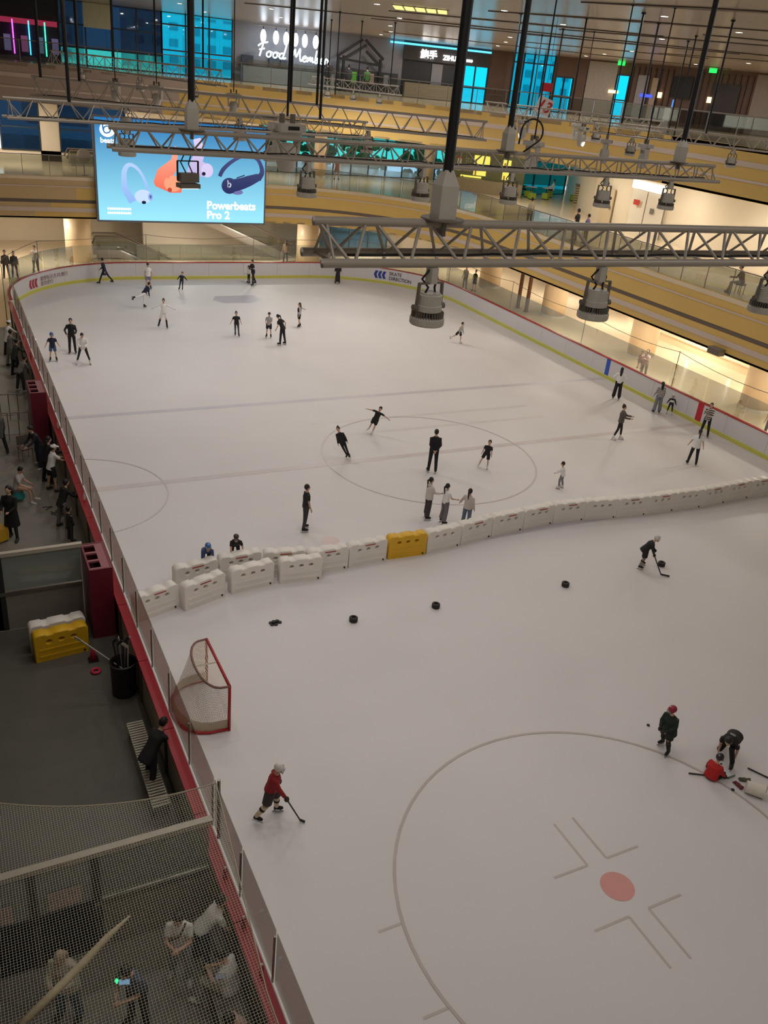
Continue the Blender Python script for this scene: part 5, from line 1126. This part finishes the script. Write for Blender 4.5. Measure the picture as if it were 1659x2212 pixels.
    if head:
        k_, c_ = head[:2]; mm = mat('head_%s_%d_%d_%d' % ((k_,) + c_), c_, .35, var=.05)
        if k_ == 'helmet':
            t = MB(); t.ell(hc + HR @ V((0, -.022 * hs, .038 * hs)), (.107 * hs, .122 * hs, .112 * hs), HR, 18, 12); he = t.obj('helmet', mm, o, True)
            MB().tube([hc + HR @ V((sx_ * .1 * hs, .03 * hs, .0)) for sx_ in (-1, 1)][:1] + [hc + HR @ V((-.085 * hs, .09 * hs, -.06 * hs)), hc + HR @ V((0, .115 * hs, -.08 * hs)), hc + HR @ V((.085 * hs, .09 * hs, -.06 * hs)), hc + HR @ V((.1 * hs, .03 * hs, 0))], .008 * hs, 6).obj('chin_guard', m_black, he)
            for zz in (-.03, .0, .03): MB().tube([hc + HR @ V((-.09 * hs, .06 * hs, zz * hs)), hc + HR @ V((0, .135 * hs, zz * hs)), hc + HR @ V((.09 * hs, .06 * hs, zz * hs))], .004, 5).obj('cage_bar', m_blade, he)
            MB().obox(hc + HR @ V((0, -.13 * hs, .09 * hs)), hc + HR @ V((0, .06 * hs, .146 * hs)), .03 * hs, .012, HR @ V((0, 0, 1))).obj('helmet_stripe', mat('helmet_stripe', (150, 70, 80) if sum(c_) > 500 else (210, 205, 200), .5), he)
        else:
            t = MB(); t.ell(hc + HR @ V((0, -.015 * hs, .05 * hs)), (.097 * hs, .107 * hs, .085 * hs), HR, 16, 10); cp = t.obj('cap', mm, o, True)
            if k_ == 'cap': MB().obox(hc + HR @ V((0, .07 * hs, .04 * hs)), hc + HR @ V((0, .17 * hs, .03 * hs)), .12 * hs, .012).obj('cap_peak', mm, cp)
    if extra: extra(o, J, s, g, HR, T2, hc, hs)
    o['_'] = 0; del o['_']
    return o, J
def gloves(rgb):
    def f(o, J, s, g, HR, T2, hc, hs):
        for sd in 'LR': MB().ell(J['wr' + sd].lerp(J['hd' + sd], .7), (.06 * g, .065 * g, .085 * s), None, 10, 8).obj('glove', cloth(rgb), o, True)
    return f
def strap(o, J, s, g, HR, T2, hc, hs):
    MB().tube([J['shL'] + T2 @ V((.06 * s, .02 * s, .06 * s)), J['chest'] + T2 @ V((-.03 * s, .15 * s, .0)), J['waist'] + T2 @ V((.15 * s, .08 * s, -.03 * s))], .018 * s, 6).obj('bag_strap', cloth((70, 62, 54)), o)
BK = (30, 29, 33); NV = (34, 38, 64); WH = (240, 238, 236); GR = (150, 148, 148); DG = (58, 56, 60); SKB = ('skate', (32, 30, 30)); SKW = ('skate', (222, 220, 216)); SHO = ('shoe', (60, 58, 58)); SHW = ('shoe', (214, 210, 206))
STR = {'lL': (22, 6, 8), 'lR': (-26, 5, 18), 'aL': (-20, 10, 25), 'aR': (25, 10, 30), 'lean': 12}
GLIDE = {'lL': (18, 6, 28), 'lR': (-10, 16, 22), 'aL': (10, 25, 30), 'aR': (-15, 22, 25), 'lean': 16}
OUT = {'aL': (0, 72, 8), 'aR': (0, 72, 8), 'lL': (6, 9, 12), 'lR': (-2, 9, 8)}
BACK = {'aL': (-28, 6, 42, 70), 'aR': (-28, 6, 42, 70), 'lL': (2, 3, 3), 'lR': (-3, 3, 3)}
HIPS = {'aL': (-12, 38, 75, 60), 'aR': (-12, 38, 75, 60)}
FRONT = {'aL': (30, 6, 75, 35), 'aR': (30, 6, 75, 35)}
PH = {'aL': (35, 6, 85, 30), 'aR': (35, 6, 85, 30), 'head': (22, 0), 'lean': 4}
LEANR = {'lean': 34, 'aL': (58, 10, 30, 20), 'aR': (58, 10, 30, 20), 'lL': (-6, 5, 2), 'lR': (6, 5, 6)}
# far end
person('skater in navy coat and black trousers striding along the far boards', 9.14, 56.0, 1.68, 75, {**STR, 'lL': (26, 4, 6), 'lR': (-28, 4, 14)}, (NV, 'long', .25), (BK, 'slim'))
person('skater in white tee, black cap and lilac shorts by the far boards', 11.46, 54.6, 1.62, 180, {'fat': 1.1}, (WH, 'short', .05), ((140, 132, 160), 'shorts'), 'short', ('cap', BK))
person('skater in navy top and white trousers with one leg raised behind', 10.25, 50.13, 1.6, -60, {'lean': 40, 'lL': (4, 2, 2), 'lR': (-72, 4, 10), 'aL': (30, 10, 30), 'aR': (25, 10, 20)}, (NV, 'long', .0), (WH, 'slim'))
person('skater in all white with arms spread and black knee boots', 10.35, 45.94, 1.6, 175, {**OUT, 'lL': (6, 6, 6), 'lR': (-4, 16, 10), 'aL': (0, 62, 10), 'aR': (0, 62, 10)}, (WH, 'long', .0), (WH, 'shorts'), 'bun', None, ('skate', BK), extra=lambda o, J, s, g, HR, T2, hc, hs: [MB().tube([J['kn' + k].lerp(J['an' + k], .1), J['an' + k]], [.058 * g, .05 * g], 10).obj('tall_boot', cloth(BK), o, True) for k in 'LR'])
person('child in navy outfit holding both arms out near the far boards', 13.39, 54.16, 1.16, 165, {'aL': (10, 50, 8), 'aR': (0, 30, 10), 'tilt': (0, -6)}, (NV, 'long', .0), (NV, 'slim'), 'short', None, SKB)
person('man in black jacket with reflective band skating behind a child', 18.54, 55.2, 1.72, 120, {**FRONT, 'lean': 8, 'lL': (8, 4, 6), 'lR': (-14, 4, 14)}, (BK, 'long', .05), (BK, 'trousers'), extra=lambda o, J, s, g, HR, T2, hc, hs: MB().tube([J['waist'] + V((0, 0, .02)), J['waist'] + V((0, 0, .06))], (.185 * g, .145 * g) if 0 else [(.17 * g, .135 * g)] * 2, 16, (1, 0, 0)).obj('reflective_band', cloth(WH), o))
person('small child in white top held in front of the man in black', 18.35, 55.75, 1.2, 120, {'aL': (30, 10, 40), 'aR': (20, 10, 40), 'lean': 6}, (WH, 'long', .0), (BK, 'slim'), 'short', None, SKB)
person('person in long black robe skating below the truss end', 24.62, 55.3, 1.62, 10, {}, (BK, 'long', .0), (BK, 'dress'), 'long', None, SKB)
person('girl in black tee and trousers gliding alone at mid far ice', 13.85, 43.9, 1.36, 180, {'aL': (-10, 18, 14), 'aR': (8, 30, 14), 'lL': (4, 2, 3), 'lR': (-8, 2, 10), 'tilt': (0, 3)}, (BK, 'short', .0), (DG, 'slim'), 'bun', None, SKB)
person('child in grey tee and black shorts beside the bending woman', 15.47, 43.4, 1.4, 170, {'aL': (30, 10, 50, 20), 'aR': (30, 12, 50, 20)}, ((172, 170, 172), 'short', .02), (BK, 'shorts'), None, ('cap', (70, 60, 60)), SKB)
person('woman in black tee bending over the child in grey', 15.75, 41.97, 1.68, 60, {'lean': 30, 'aL': (25, 8, 30), 'aR': (-30, 20, 60, 60), 'lL': (4, 5, 4), 'lR': (-6, 4, 4), 'head': (18, 0)}, (BK, 'short', .05), (BK, 'trousers'), 'tail')
person('girl in white sleeves and black vest with one arm stretched out', 17.93, 45.14, 1.42, 110, {'aL': (5, 10, 12), 'aR': (-70, 30, 6), 'lL': (4, 2, 8), 'lR': (-6, 2, 10)}, ((196, 192, 190), 'long', .0), (BK, 'shorts'), 'long', None, SKB, extra=lambda o, J, s, g, HR, T2, hc, hs: MB().tube([J['waist'], J['chest'], J['neck'] - V((0, 0, .06 * s))], [(.168 * g, .13 * g), (.186 * g, .14 * g), (.12 * g, .1 * g)], 14, (1, 0, 0)).obj('vest', cloth(BK), o, True))
# left far
person('child in blue helmet, navy tee and blue shorts by the glass', 4.15, 41.06, 1.36, 180, {'aL': (4, 28, 10), 'aR': (4, 28, 10), 'lL': (2, 6, 4), 'lR': (2, 6, 4)}, (NV, 'short', .04), ((74, 96, 134), 'shorts'), None, ('helmet', (62, 98, 158)), SKB)
person('man in black sweater standing behind the skater in white jacket', 5.15, 42.1, 1.74, 180, {'lean': 8, 'aL': (30, 16, 50, 20), 'aR': (10, 30, 60, 40), 'lL': (0, 3, 2), 'lR': (6, 3, 4)}, (BK, 'long', .05), (BK, 'trousers'))
person('skater in white jacket and black leggings bending the knees', 5.39, 40.37, 1.62, 180, {'lean': 16, 'fat': 1.15, 'lL': (10, 16, 16), 'lR': (10, 16, 16), 'aL': (25, 18, 70, 40), 'aR': (25, 18, 70, 40), 'head': (20, 0)}, (WH, 'long', .08), (BK, 'slim'), 'short', None, SKW)
person('child in grey long sleeves pushing off beside the long boards', 26.09, 40.81, 1.3, -120, {'lean': 20, 'lL': (12, 4, 10), 'lR': (-36, 6, 20), 'aL': (20, 8, 20), 'aR': (10, 8, 20)}, ((176, 168, 164), 'long', .0), (BK, 'shorts'), 'short', None, SKW)
# right side
person('woman in white shirt with hands on hips near the blue stripe', 29.2, 30.8, 1.66, 0, HIPS, (WH, 'long', .0), (BK, 'wide'), 'long')
person('woman in striped top and wide grey jeans beside a child', 29.95, 28.7, 1.6, 20, {'aL': (6, 14, 16), 'aR': (10, 14, 20)}, ((206, 200, 196), 'long', .0, ((90, 84, 84), 14.0, 'Z')), ((120, 124, 136), 'wide'), 'long')
person('small child in white helmet and black suit by the boards', 30.55, 28.45, 1.02, 180, {'aL': (10, 26, 20), 'aR': (10, 26, 20), 'lL': (6, 8, 14), 'lR': (6, 8, 14)}, (BK, 'long', .0), (BK, 'slim'), None, ('helmet', (214, 210, 206)), SKW, extra=lambda o, J, s, g, HR, T2, hc, hs: MB().tube([J['waist'], J['chest']], [(.175 * g, .14 * g), (.17 * g, .14 * g)], 12, (1, 0, 0)).obj('bib', cloth(WH), o, True))
person('woman in black and white striped sweater near the red stripe', 30.15, 25.75, 1.62, 170, {'aL': (30, 10, 70, 40), 'aR': (40, 10, 110, 20), 'lL': (2, 7, 4), 'lR': (-4, 7, 6)}, ((34, 32, 34), 'long', .05, ((206, 200, 194), 12.0, 'Z')), (BK, 'trousers'), 'long')
person('skater in white tee and loose black trousers with black ponytail', 26.96, 23.23, 1.62, 10, {'aL': (4, 20, 18), 'aR': (-8, 16, 16), 'lL': (4, 7, 6), 'lR': (-2, 6, 4), 'fat': 1.1}, (WH, 'short', .05), (BK, 'trousers'), 'tail')
person('woman in brown hoodie and black leggings with white skates', 25.55, 26.36, 1.66, -90, {'aL': (40, 6, 50, 5), 'aR': (35, 6, 55, 5), 'lL': (12, 4, 8), 'lR': (-8, 4, 10), 'fat': 1.08}, ((96, 84, 78), 'long', .02), (BK, 'slim'), 'bun', None, SKW)
# centre circle
person('child in black tee and shorts skating with arms stretched wide', 15.11, 29.52, 1.3, 170, {'aL': (0, 78, 4), 'aR': (0, 78, 4), 'tilt': (4, -18), 'lL': (6, 3, 12), 'lR': (-2, 3, 16)}, (BK, 'short', .04), (BK, 'shorts'), 'short', None, SKW)
person('child in black bodysuit leaning on one edge in the circle', 13.12, 27.39, 1.34, 165, {'tilt': (0, 22), 'aL': (-6, 10, 8), 'aR': (4, 6, 10), 'lL': (0, 2, 4), 'lR': (-6, -4, 10)}, (BK, 'long', .0), (BK, 'slim'), 'bun', None, SKB)
person('tall man in black with hands clasped behind his back', 15.72, 25.36, 1.78, 10, {**BACK, 'fat': 1.1}, ((26, 25, 29), 'long', .04), ((26, 25, 29), 'trousers'), 'short')
person('child in black tee and shorts with white skates striding', 17.95, 25.23, 1.22, 175, {'lL': (8, 8, 18), 'lR': (-4, 14, 8), 'aL': (10, 14, 20), 'aR': (-10, 14, 20), 'tilt': (0, -5)}, (BK, 'short', .04), (BK, 'shorts'), 'short', None, SKW)
person('toddler in white top and grey trousers with white skates', 19.91, 22.83, 1.1, 80, {'lean': 12, 'aL': (40, 12, 30), 'aR': (30, 20, 30), 'lL': (14, 5, 20), 'lR': (0, 5, 14), 'fat': 1.1}, (WH, 'long', .04), ((136, 132, 140), 'trousers'), 'short', None, SKW)
person('boy in black tee and charcoal trousers standing by the barriers', 9.39, 22.43, 1.66, -70, {'aL': (6, 4, 8), 'aR': (6, 6, 10), 'lL': (3, 3, 3), 'lR': (-5, 3, 4)}, ((40, 38, 42), 'short', .02), (DG, 'trousers'), 'short')
person('girl in white hooded jacket and black trousers holding hands', 13.69, 22.07, 1.56, -60, {'aL': (8, 10, 30), 'aR': (24, 8, 60, -10), 'lL': (4, 4, 4), 'lR': (-3, 4, 6), 'fat': 1.15}, ((214, 206, 198), 'long', .06), ((62, 56, 58), 'wide'), 'tail', extra=lambda o, J, s, g, HR, T2, hc, hs: MB().ell(J['neck'] + T2 @ V((0, -.08 * s, -.02 * s)), (.11 * g, .07 * g, .08 * g)).obj('hood', cloth((214, 206, 198)), o, True))
person('girl in white top and baggy grey knee trousers in the trio', 14.05, 21.6, 1.5, -50, {'aL': (10, 8, 40), 'aR': (24, 10, 50, -10), 'lL': (6, 4, 12), 'lR': (-3, 4, 8)}, (WH, 'short', .0), ((112, 108, 112), 'wide'), 'tail')
person('girl in pale cardigan and blue jeans with long ponytail', 14.62, 21.05, 1.5, -20, {'aL': (6, 30, 20), 'aR': (0, 10, 10), 'lL': (0, 3, 3), 'lR': (0, 3, 3), 'fat': 1.08}, ((204, 194, 188), 'long', .02), ((98, 112, 130), 'jeans'), 'tail')
# leaning on barrier
person('child in blue helmet and blue jacket leaning over the barriers', 5.75, 20.8, 1.36, 190, {'lean': 62, 'aL': (78, 8, 20), 'aR': (78, 8, 20), 'lL': (6, 5, 6), 'lR': (6, 5, 6), 'head': (-20, 0)}, ((62, 78, 128), 'long', .0), (BK, 'slim'), None, ('helmet', (70, 116, 178)))
person('child in black cap and black top leaning over the barriers', 6.65, 20.95, 1.36, 185, {'lean': 50, 'aL': (50, 30, 40), 'aR': (70, 12, 30), 'lL': (6, 5, 6), 'lR': (6, 5, 6), 'head': (-10, 0)}, (BK, 'short', .0), (BK, 'slim'), None, ('cap', (60, 50, 52)))
# hockey players
def hand(pj, sd):
    o_, J_ = pj; p = J_['wr' + sd].lerp(J_['hd' + sd], .7); return M.Translation(o_.location) @ o_.rotation_euler.to_matrix().to_4x4() @ p
hp_ = person('hockey child in black kit and white helmet bending over a stick', 18.88, 17.14, 1.28, -75, {'lean': 34, 'aL': (50, 6, 20), 'aR': (40, 4, 20), 'lL': (14, 8, 22), 'lR': (0, 8, 18), 'head': (14, 0), 'fat': 1.2}, ((36, 34, 36), 'long', .12, None, 'jersey'), ((34, 32, 34), 'hockey', (150, 140, 130)), None, ('helmet', (214, 206, 200)), SKB, extra=gloves((30, 28, 28)), det=1)
ha = hand(hp_, 'R'); stick('dark hockey stick held by the child in black kit', ha + (ha - V((19.16, 16.5, .05))) * .35, (19.16, 16.5, .05), (19.38, 16.34, .035))
person('hockey child in dark green jersey and red helmet turning', 13.58, 10.23, 1.36, 150, {'lean': 10, 'twist': 10, 'aL': (14, 10, 60, 30), 'aR': (20, 14, 60, 30), 'lL': (14, 8, 26), 'lR': (-6, 8, 18), 'fat': 1.28, 'head': (8, -40)}, ((32, 44, 36), 'long', .2, None, 'jersey'), ((30, 40, 34), 'hockey', (50, 46, 40)), None, ('helmet', (150, 34, 58)), SKB, extra=gloves((30, 34, 30)), det=1)
hp_ = person('hockey child in red jersey and white helmet with striped socks', 4.4, 11.6, 1.46, -100, {'lean': 14, 'aR': (40, 10, 14), 'aL': (-14, 34, 70, 30), 'lL': (16, 9, 18), 'lR': (-10, 10, 24), 'fat': 1.2, 'head': (10, 10)}, ((150, 30, 38), 'long', .0, None, 'jersey'), ((58, 52, 50), 'hockey', (214, 196, 164)), None, ('helmet', (222, 212, 206)), SKB, extra=gloves((60, 54, 54)), det=1)
ha = hand(hp_, 'R'); stick('thin dark hockey stick held by the child in red jersey', ha, (4.98, 11.25, .05), (5.06, 11.18, .035))
person('coach in black kneeling on the ice tying a skate', 14.8, 9.5, 1.74, 172, {'lean': 74, 'aL': (40, 8, 24, 10), 'aR': (46, 8, 20, 10), 'lL': (86, 14, 96), 'lR': (20, 14, 100), 'head': (16, 0), 'fat': 1.1}, ((30, 26, 28), 'short', .02), ((30, 28, 28), 'trousers'), 'short', None, SKB, det=1, extra=lambda o, J, s, g, HR, T2, hc, hs: MB().obox(J['chest'] + T2 @ V((-.06, -.158, .06)), J['chest'] + T2 @ V((.06, -.158, .06)), .008, .04).obj('back_print', cloth((200, 196, 190)), o))
person('child in red jersey and black helmet sitting on the ice', 13.95, 9.15, 1.25, -20, {'lean': 14, 'aL': (30, 22, 20), 'aR': (30, 16, 30), 'lL': (84, 22, 18), 'lR': (78, 16, 8), 'fat': 1.3, 'head': (14, 0)}, ((186, 34, 34), 'long', .0, None, 'jersey'), ((36, 32, 34), 'hockey', (70, 70, 120)), None, ('helmet', (42, 36, 42)), SKB, seat=.03, det=1, extra=gloves((44, 42, 38)))
stick('hockey stick with pale green blade lying before the child in red', (13.55, 9.42, .03), (14.32, 8.98, .03), (14.52, 8.98, .03), m_stk, mat('blade_green', (110, 140, 120), .5))
stick('dark hockey stick lying behind the kneeling coach', (15.0, 9.05, .03), (15.5, 8.1, .03), (15.65, 8.0, .03))
# spectators along the left walkway
person('spectator in white hooded coat at the far end of the red ledge', 2.31, 42.3, 1.66, -62, {**LEANR, 'lean': 16}, (WH, 'long', .2), (DG, 'trousers'), 'short', ('hat', WH), SHO)
person('spectator in long grey coat standing at the red ledge', 2.28, 40.6, 1.7, -60, {**LEANR, 'lean': 12}, ((126, 122, 114), 'long', .3), (GR, 'trousers'), 'short', None, SHO)
person('spectator in dark green jacket leaning on the red ledge', 2.36, 39.3, 1.66, -60, {**LEANR, 'lean': 18}, ((60, 64, 60), 'long', .1), (BK, 'trousers'), 'short', None, SHO)
person('spectator in grey shirt leaning beside the far maroon cabinet', 2.36, 37.2, 1.6, -60, LEANR, ((132, 128, 124), 'long', .0), (DG, 'trousers'), 'short', None, SHW)
person('spectator in dark coat bending beside the far maroon cabinet', 2.25, 29.4, 1.66, 120, {'lean': 26, 'aL': (60, 14, 30), 'aR': (40, 14, 40), 'lL': (12, 10, 8), 'lR': (-6, 12, 4), 'head': (10, 0)}, ((40, 40, 50), 'long', .25), ((36, 36, 44), 'wide'), 'short', None, SHW)
person('spectator in white tee, white cap and black shorts at the ledge', 2.38, 27.35, 1.66, -70, {**LEANR, 'lean': 14}, (WH, 'short', .05), (BK, 'shorts'), 'short', ('cap', WH), SHO)
person('dark-haired spectator in black beside the white cap', 2.32, 28.0, 1.68, -70, {**LEANR, 'lean': 12}, (BK, 'long', .05), (BK, 'trousers'), 'long', None, SHO)
person('spectator in black hooded jacket leaning on the pink-lit ledge', 2.36, 24.7, 1.62, -65, {**LEANR, 'lean': 20}, ((34, 32, 34), 'long', .08), ((120, 112, 106), 'trousers'), 'short', None, SHO, extra=lambda o, J, s, g, HR, T2, hc, hs: MB().ell(J['neck'] + T2 @ V((0, -.09 * s, -.05 * s)), (.12 * g, .08 * g, .1 * g)).obj('hood', cloth((40, 38, 40)), o, True))
person('child in dark jacket standing beside the black hooded spectator', 2.46, 23.85, 1.12, -65, {}, ((44, 40, 42), 'long', .1), (DG, 'trousers'), 'short', None, SHO)
person('woman in long black coat walking on the grey walkway', .95, 24.4, 1.76, 150, {'aL': (20, 10, 60, 30), 'aR': (20, 10, 60, 30), 'fat': 1.08, 'lL': (8, 4, 6), 'lR': (-6, 4, 6)}, ((24, 23, 25), 'long', .4), (BK, 'slim'), 'long', None, SHO)
person('woman in white tee and teal skirt sitting on the walkway', 1.3, 26.9, 1.62, -110, {'lean': 12, 'aL': (34, 10, 50, 20), 'aR': (30, 10, 50, 20), 'lL': (82, 8, 70), 'lR': (82, 8, 74), 'head': (20, 0)}, ((196, 190, 184), 'short', .0), ((40, 128, 128), 'skirt'), 'short', None, SHW, seat=.42)
o = thing('stool', 'low dark stool under the woman in teal skirt', 'stool', (1.3, 26.9, 0)); MB().lathe([(.18, .36), (.19, .38), (.18, .42)], 18).obj('seat', m_dark, o)
for a in range(3): bar('leg', (.13 * math.cos(a * 2.1), .13 * math.sin(a * 2.1), 0), (.1 * math.cos(a * 2.1), .1 * math.sin(a * 2.1), .37), .014, m_steel, o)
person('spectator in grey coat walking at the edge of the walkway', 1.12, 30.9, 1.64, 20, {'lL': (12, 4, 6), 'lR': (-12, 4, 8)}, ((96, 96, 92), 'long', .25), (BK, 'trousers'), 'short', None, SHO)
person('person in black bending over the ledge behind the goal', 2.48, 13.2, 1.66, -50, {**LEANR, 'lean': 38, 'lL': (10, 6, 10), 'lR': (-6, 6, 8), 'head': (14, 0)}, ((32, 32, 36), 'long', .15), ((44, 44, 50), 'trousers'), 'short', None, SHO, det=1)
# players bench under the net
person('person in white shirt with dark bag strap standing by the bench', 2.05, 8.95, 1.68, 170, {**PH, 'lL': (6, 4, 6), 'lR': (-4, 4, 6)}, (WH, 'short', .02), ((150, 152, 160), 'trousers'), 'short', None, SHW, det=1, extra=strap)
person('person in white shirt and dark trousers leaning onto the ledge', 2.4, 9.05, 1.62, -80, {**LEANR, 'lean': 40, 'head': (-14, 0)}, (WH, 'short', .0), ((44, 54, 70), 'trousers'), 'short', None, SHO, det=1)
person('person in white shirt sitting by the ledge looking at a phone', 2.62, 8.15, 1.7, 60, {'lean': 10, 'aL': (30, 8, 80, 35), 'aR': (30, 8, 80, 35), 'lL': (84, 8, 78), 'lR': (80, 12, 70), 'head': (34, 0), 'fat': 1.1}, (WH, 'short', .0), ((170, 160, 150), 'trousers'), 'short', None, SHW, seat=.47, det=1)
person('person with pale cap sitting on the grey players bench', 2.62, 7.3, 1.66, 110, {'lean': 24, 'aL': (20, 14, 50, 20), 'aR': (30, 8, 60, 20), 'lL': (82, 10, 80), 'lR': (84, 8, 76), 'head': (26, 0)}, ((186, 156, 144), 'short', .0), ((120, 110, 100), 'trousers'), 'short', None, SHO, seat=.47, det=1)
person('dark-haired person at the near end of the players bench', 2.72, 6.65, 1.64, 90, {'lean': 14, 'lL': (82, 10, 80), 'lR': (84, 8, 76), 'aL': (30, 8, 60, 20), 'aR': (30, 8, 60, 20)}, ((166, 150, 140), 'short', .0), (DG, 'trousers'), 'short', None, SHO, seat=.47, det=1)
person('person in pale fluffy top and blue jeans behind the netting', .35, 8.95, 1.66, 150, {**PH, 'fat': 1.2}, ((190, 180, 162), 'long', .1), ((74, 92, 112), 'jeans'), 'long', None, SHO, det=1, hairc=mat('light_hair', (176, 156, 130), .5, var=.15, scale=20))
person('person in blue-grey shirt holding a phone with green case light', 1.28, 8.45, 1.64, 140, {**PH, 'lean': 16}, ((74, 88, 110), 'short', .05), ((46, 46, 52), 'trousers'), 'short', None, SHO, det=1)
person('person in cream top bowed over a glowing phone', 1.05, 7.7, 1.6, 150, {**PH, 'lean': 22, 'head': (34, 0)}, ((196, 184, 162), 'short', .0), (BK, 'trousers'), 'short', None, SHO, det=1)
for (x, y, zz, c_, n_) in ((1.08, 8.28, 1.3, (120, 160, 190), 'phone with pale blue screen held by the blue-grey shirt'), (.93, 7.5, 1.22, (90, 110, 230), 'phone with violet blue screen held by the cream top'), (2.42, 8.0, 1.06, (90, 90, 96), 'dark phone held by the seated person in white')):
    o = thing('phone', n_, 'phone', (x, y, zz), R(-20)); me = MB().box(-.08, .08, -.04, .04, -.006, .004).mesh('case', m_black); link('case', me, o, mtx=M.Rotation(R(30), 4, 'X')); link('screen', MB().box(-.075, .075, -.035, .035, .0042, .006).mesh('screen', emi('phone_%d' % c_[2], c_, .8)), o, mtx=M.Rotation(R(30), 4, 'X'))
tag(MB().lathe([(.014, -.05), (.02, 0), (.03, .0), (.0, .05)], 8).obj('case_light', emi('case_green', (40, 230, 120), 2.2)), 'tiny green lit arrow light beside the pale blue phone', 'light').location = (.98, 8.32, 1.33)
# promenade people
person('person in dark jacket standing behind the boards with red arrows', 3.55, 57.9, 1.7, 180, {}, ((84, 82, 78), 'long', .05), (DG, 'trousers'), 'short', None, SHO)
person('second dark-clad person beyond the boards with red arrows', 4.05, 58.0, 1.62, 180, {}, ((70, 70, 70), 'long', .05), (DG, 'trousers'), 'long', None, SHO)
person('person in white shirt filming with raised hands beyond the boards', 5.4, 59.2, 1.72, 160, {'aL': (60, 6, 70, 20), 'aR': (60, 6, 70, 20)}, (WH, 'short', .05), (GR, 'trousers'), 'short', None, SHO)
person('person in brown standing at the foot of the escalator', 23.3, 62.2, 1.68, 20, {}, ((120, 96, 76), 'long', .1), (DG, 'trousers'), 'long', None, SHO)
person('man in white shirt standing behind the glass near the blue arrows', 33.8, 53.3, 1.72, 140, {}, ((206, 198, 190), 'short', .05), (GR, 'trousers'), 'short', None, SHO)
person('child in black standing beside the man in white shirt', 34.3, 52.8, 1.5, 140, {}, (BK, 'short', .05), (BK, 'shorts'), 'short', None, SHO)
person('woman in pink top carrying a toddler behind the boards', 33.1, 33.3, 1.64, 165, {'aL': (40, 10, 80, 30), 'aR': (40, 10, 80, 30)}, ((204, 176, 164), 'short', .05), ((150, 130, 120), 'trousers'), 'short', None, SHO)
person('toddler in floral top carried behind the boards', 32.85, 33.45, .95, 165, {}, ((190, 150, 130), 'short', .0), ((150, 120, 110), 'shorts'), 'short', None, SHO, z=.55)
person('person in grey shirt behind the boards near the red stripe', 33.0, 24.7, 1.66, 165, {}, ((110, 100, 94), 'short', .05), (DG, 'trousers'), 'short', None, SHO)
person('man in white shirt and dark trousers at the upstairs railing', 31.7, 43.9, 1.72, -30, {'lean': 6}, ((206, 196, 170), 'short', .05), ((44, 40, 42), 'trousers'), 'short', None, SHO, z=5.95)
person('person in black at the upstairs railing beside a shorter companion', 32.1, 39.9, 1.74, 60, {}, (BK, 'short', .05), (BK, 'trousers'), 'short', None, SHO, z=5.95)
person('shorter companion in violet top at the upstairs railing', 32.3, 39.2, 1.58, 60, {}, ((110, 104, 150), 'short', .05), (DG, 'trousers'), 'short', None, SHO, z=5.95)
person('man in maroon shirt sitting on a stool at the upstairs railing', 32.0, 27.6, 1.72, 80, {'lean': 14, 'aL': (40, 8, 60, 20), 'aR': (40, 8, 60, 20), 'lL': (80, 6, 80), 'lR': (76, 8, 60), 'head': (12, 0)}, ((94, 52, 44), 'short', .0), ((176, 164, 146), 'trousers'), 'short', None, SHO, z=5.95, seat=.48)
o = thing('stool', 'backless wooden stool under the man in maroon shirt', 'stool', (32.0, 27.6, 5.95), .3); MB().box(-.22, .22, -.16, .16, .42, .48).obj('seat', m_wood, o)
for a in (-.18, .18):
    for b in (-.12, .12): bar('leg', (a, b, 0), (a, b, .42), .018, m_wood, o)
person('cafe guest in navy sitting by the upstairs teal window', 40.75, 58.2, 1.68, -90, {'lL': (82, 6, 80), 'lR': (82, 6, 80), 'aL': (30, 8, 50), 'aR': (30, 8, 50)}, (NV, 'long', .0), (BK, 'trousers'), 'short', None, SHO, z=5.95, seat=.46)
person('cafe guest in white sitting by the upstairs teal window', 43.9, 58.3, 1.66, 90, {'lL': (82, 6, 80), 'lR': (82, 6, 80), 'aL': (30, 8, 50), 'aR': (30, 8, 50)}, (WH, 'long', .0), (BK, 'trousers'), 'short', None, SHO, z=5.95, seat=.46)
person('person in brown dress standing by the upstairs column', 27.4, 63.0, 1.66, 180, {}, ((120, 90, 80), 'short', .1), ((110, 84, 74), 'skirt'), 'long', None, SHO, z=5.95)
for i, (x, y, c_, n_) in enumerate(((25.2, 60.5, (44, 48, 58), 'customer in dark jacket at the food stall counter'), (26.6, 60.2, (60, 62, 70), 'customer in grey jacket at the food stall counter'), (28.0, 60.2, (70, 110, 60), 'customer in green jacket by the booth frame'))):
    person(n_, x, y, 1.7, 10, {}, (c_, 'long', .05), (BK, 'trousers'), 'short', None, SHO, z=11.97)
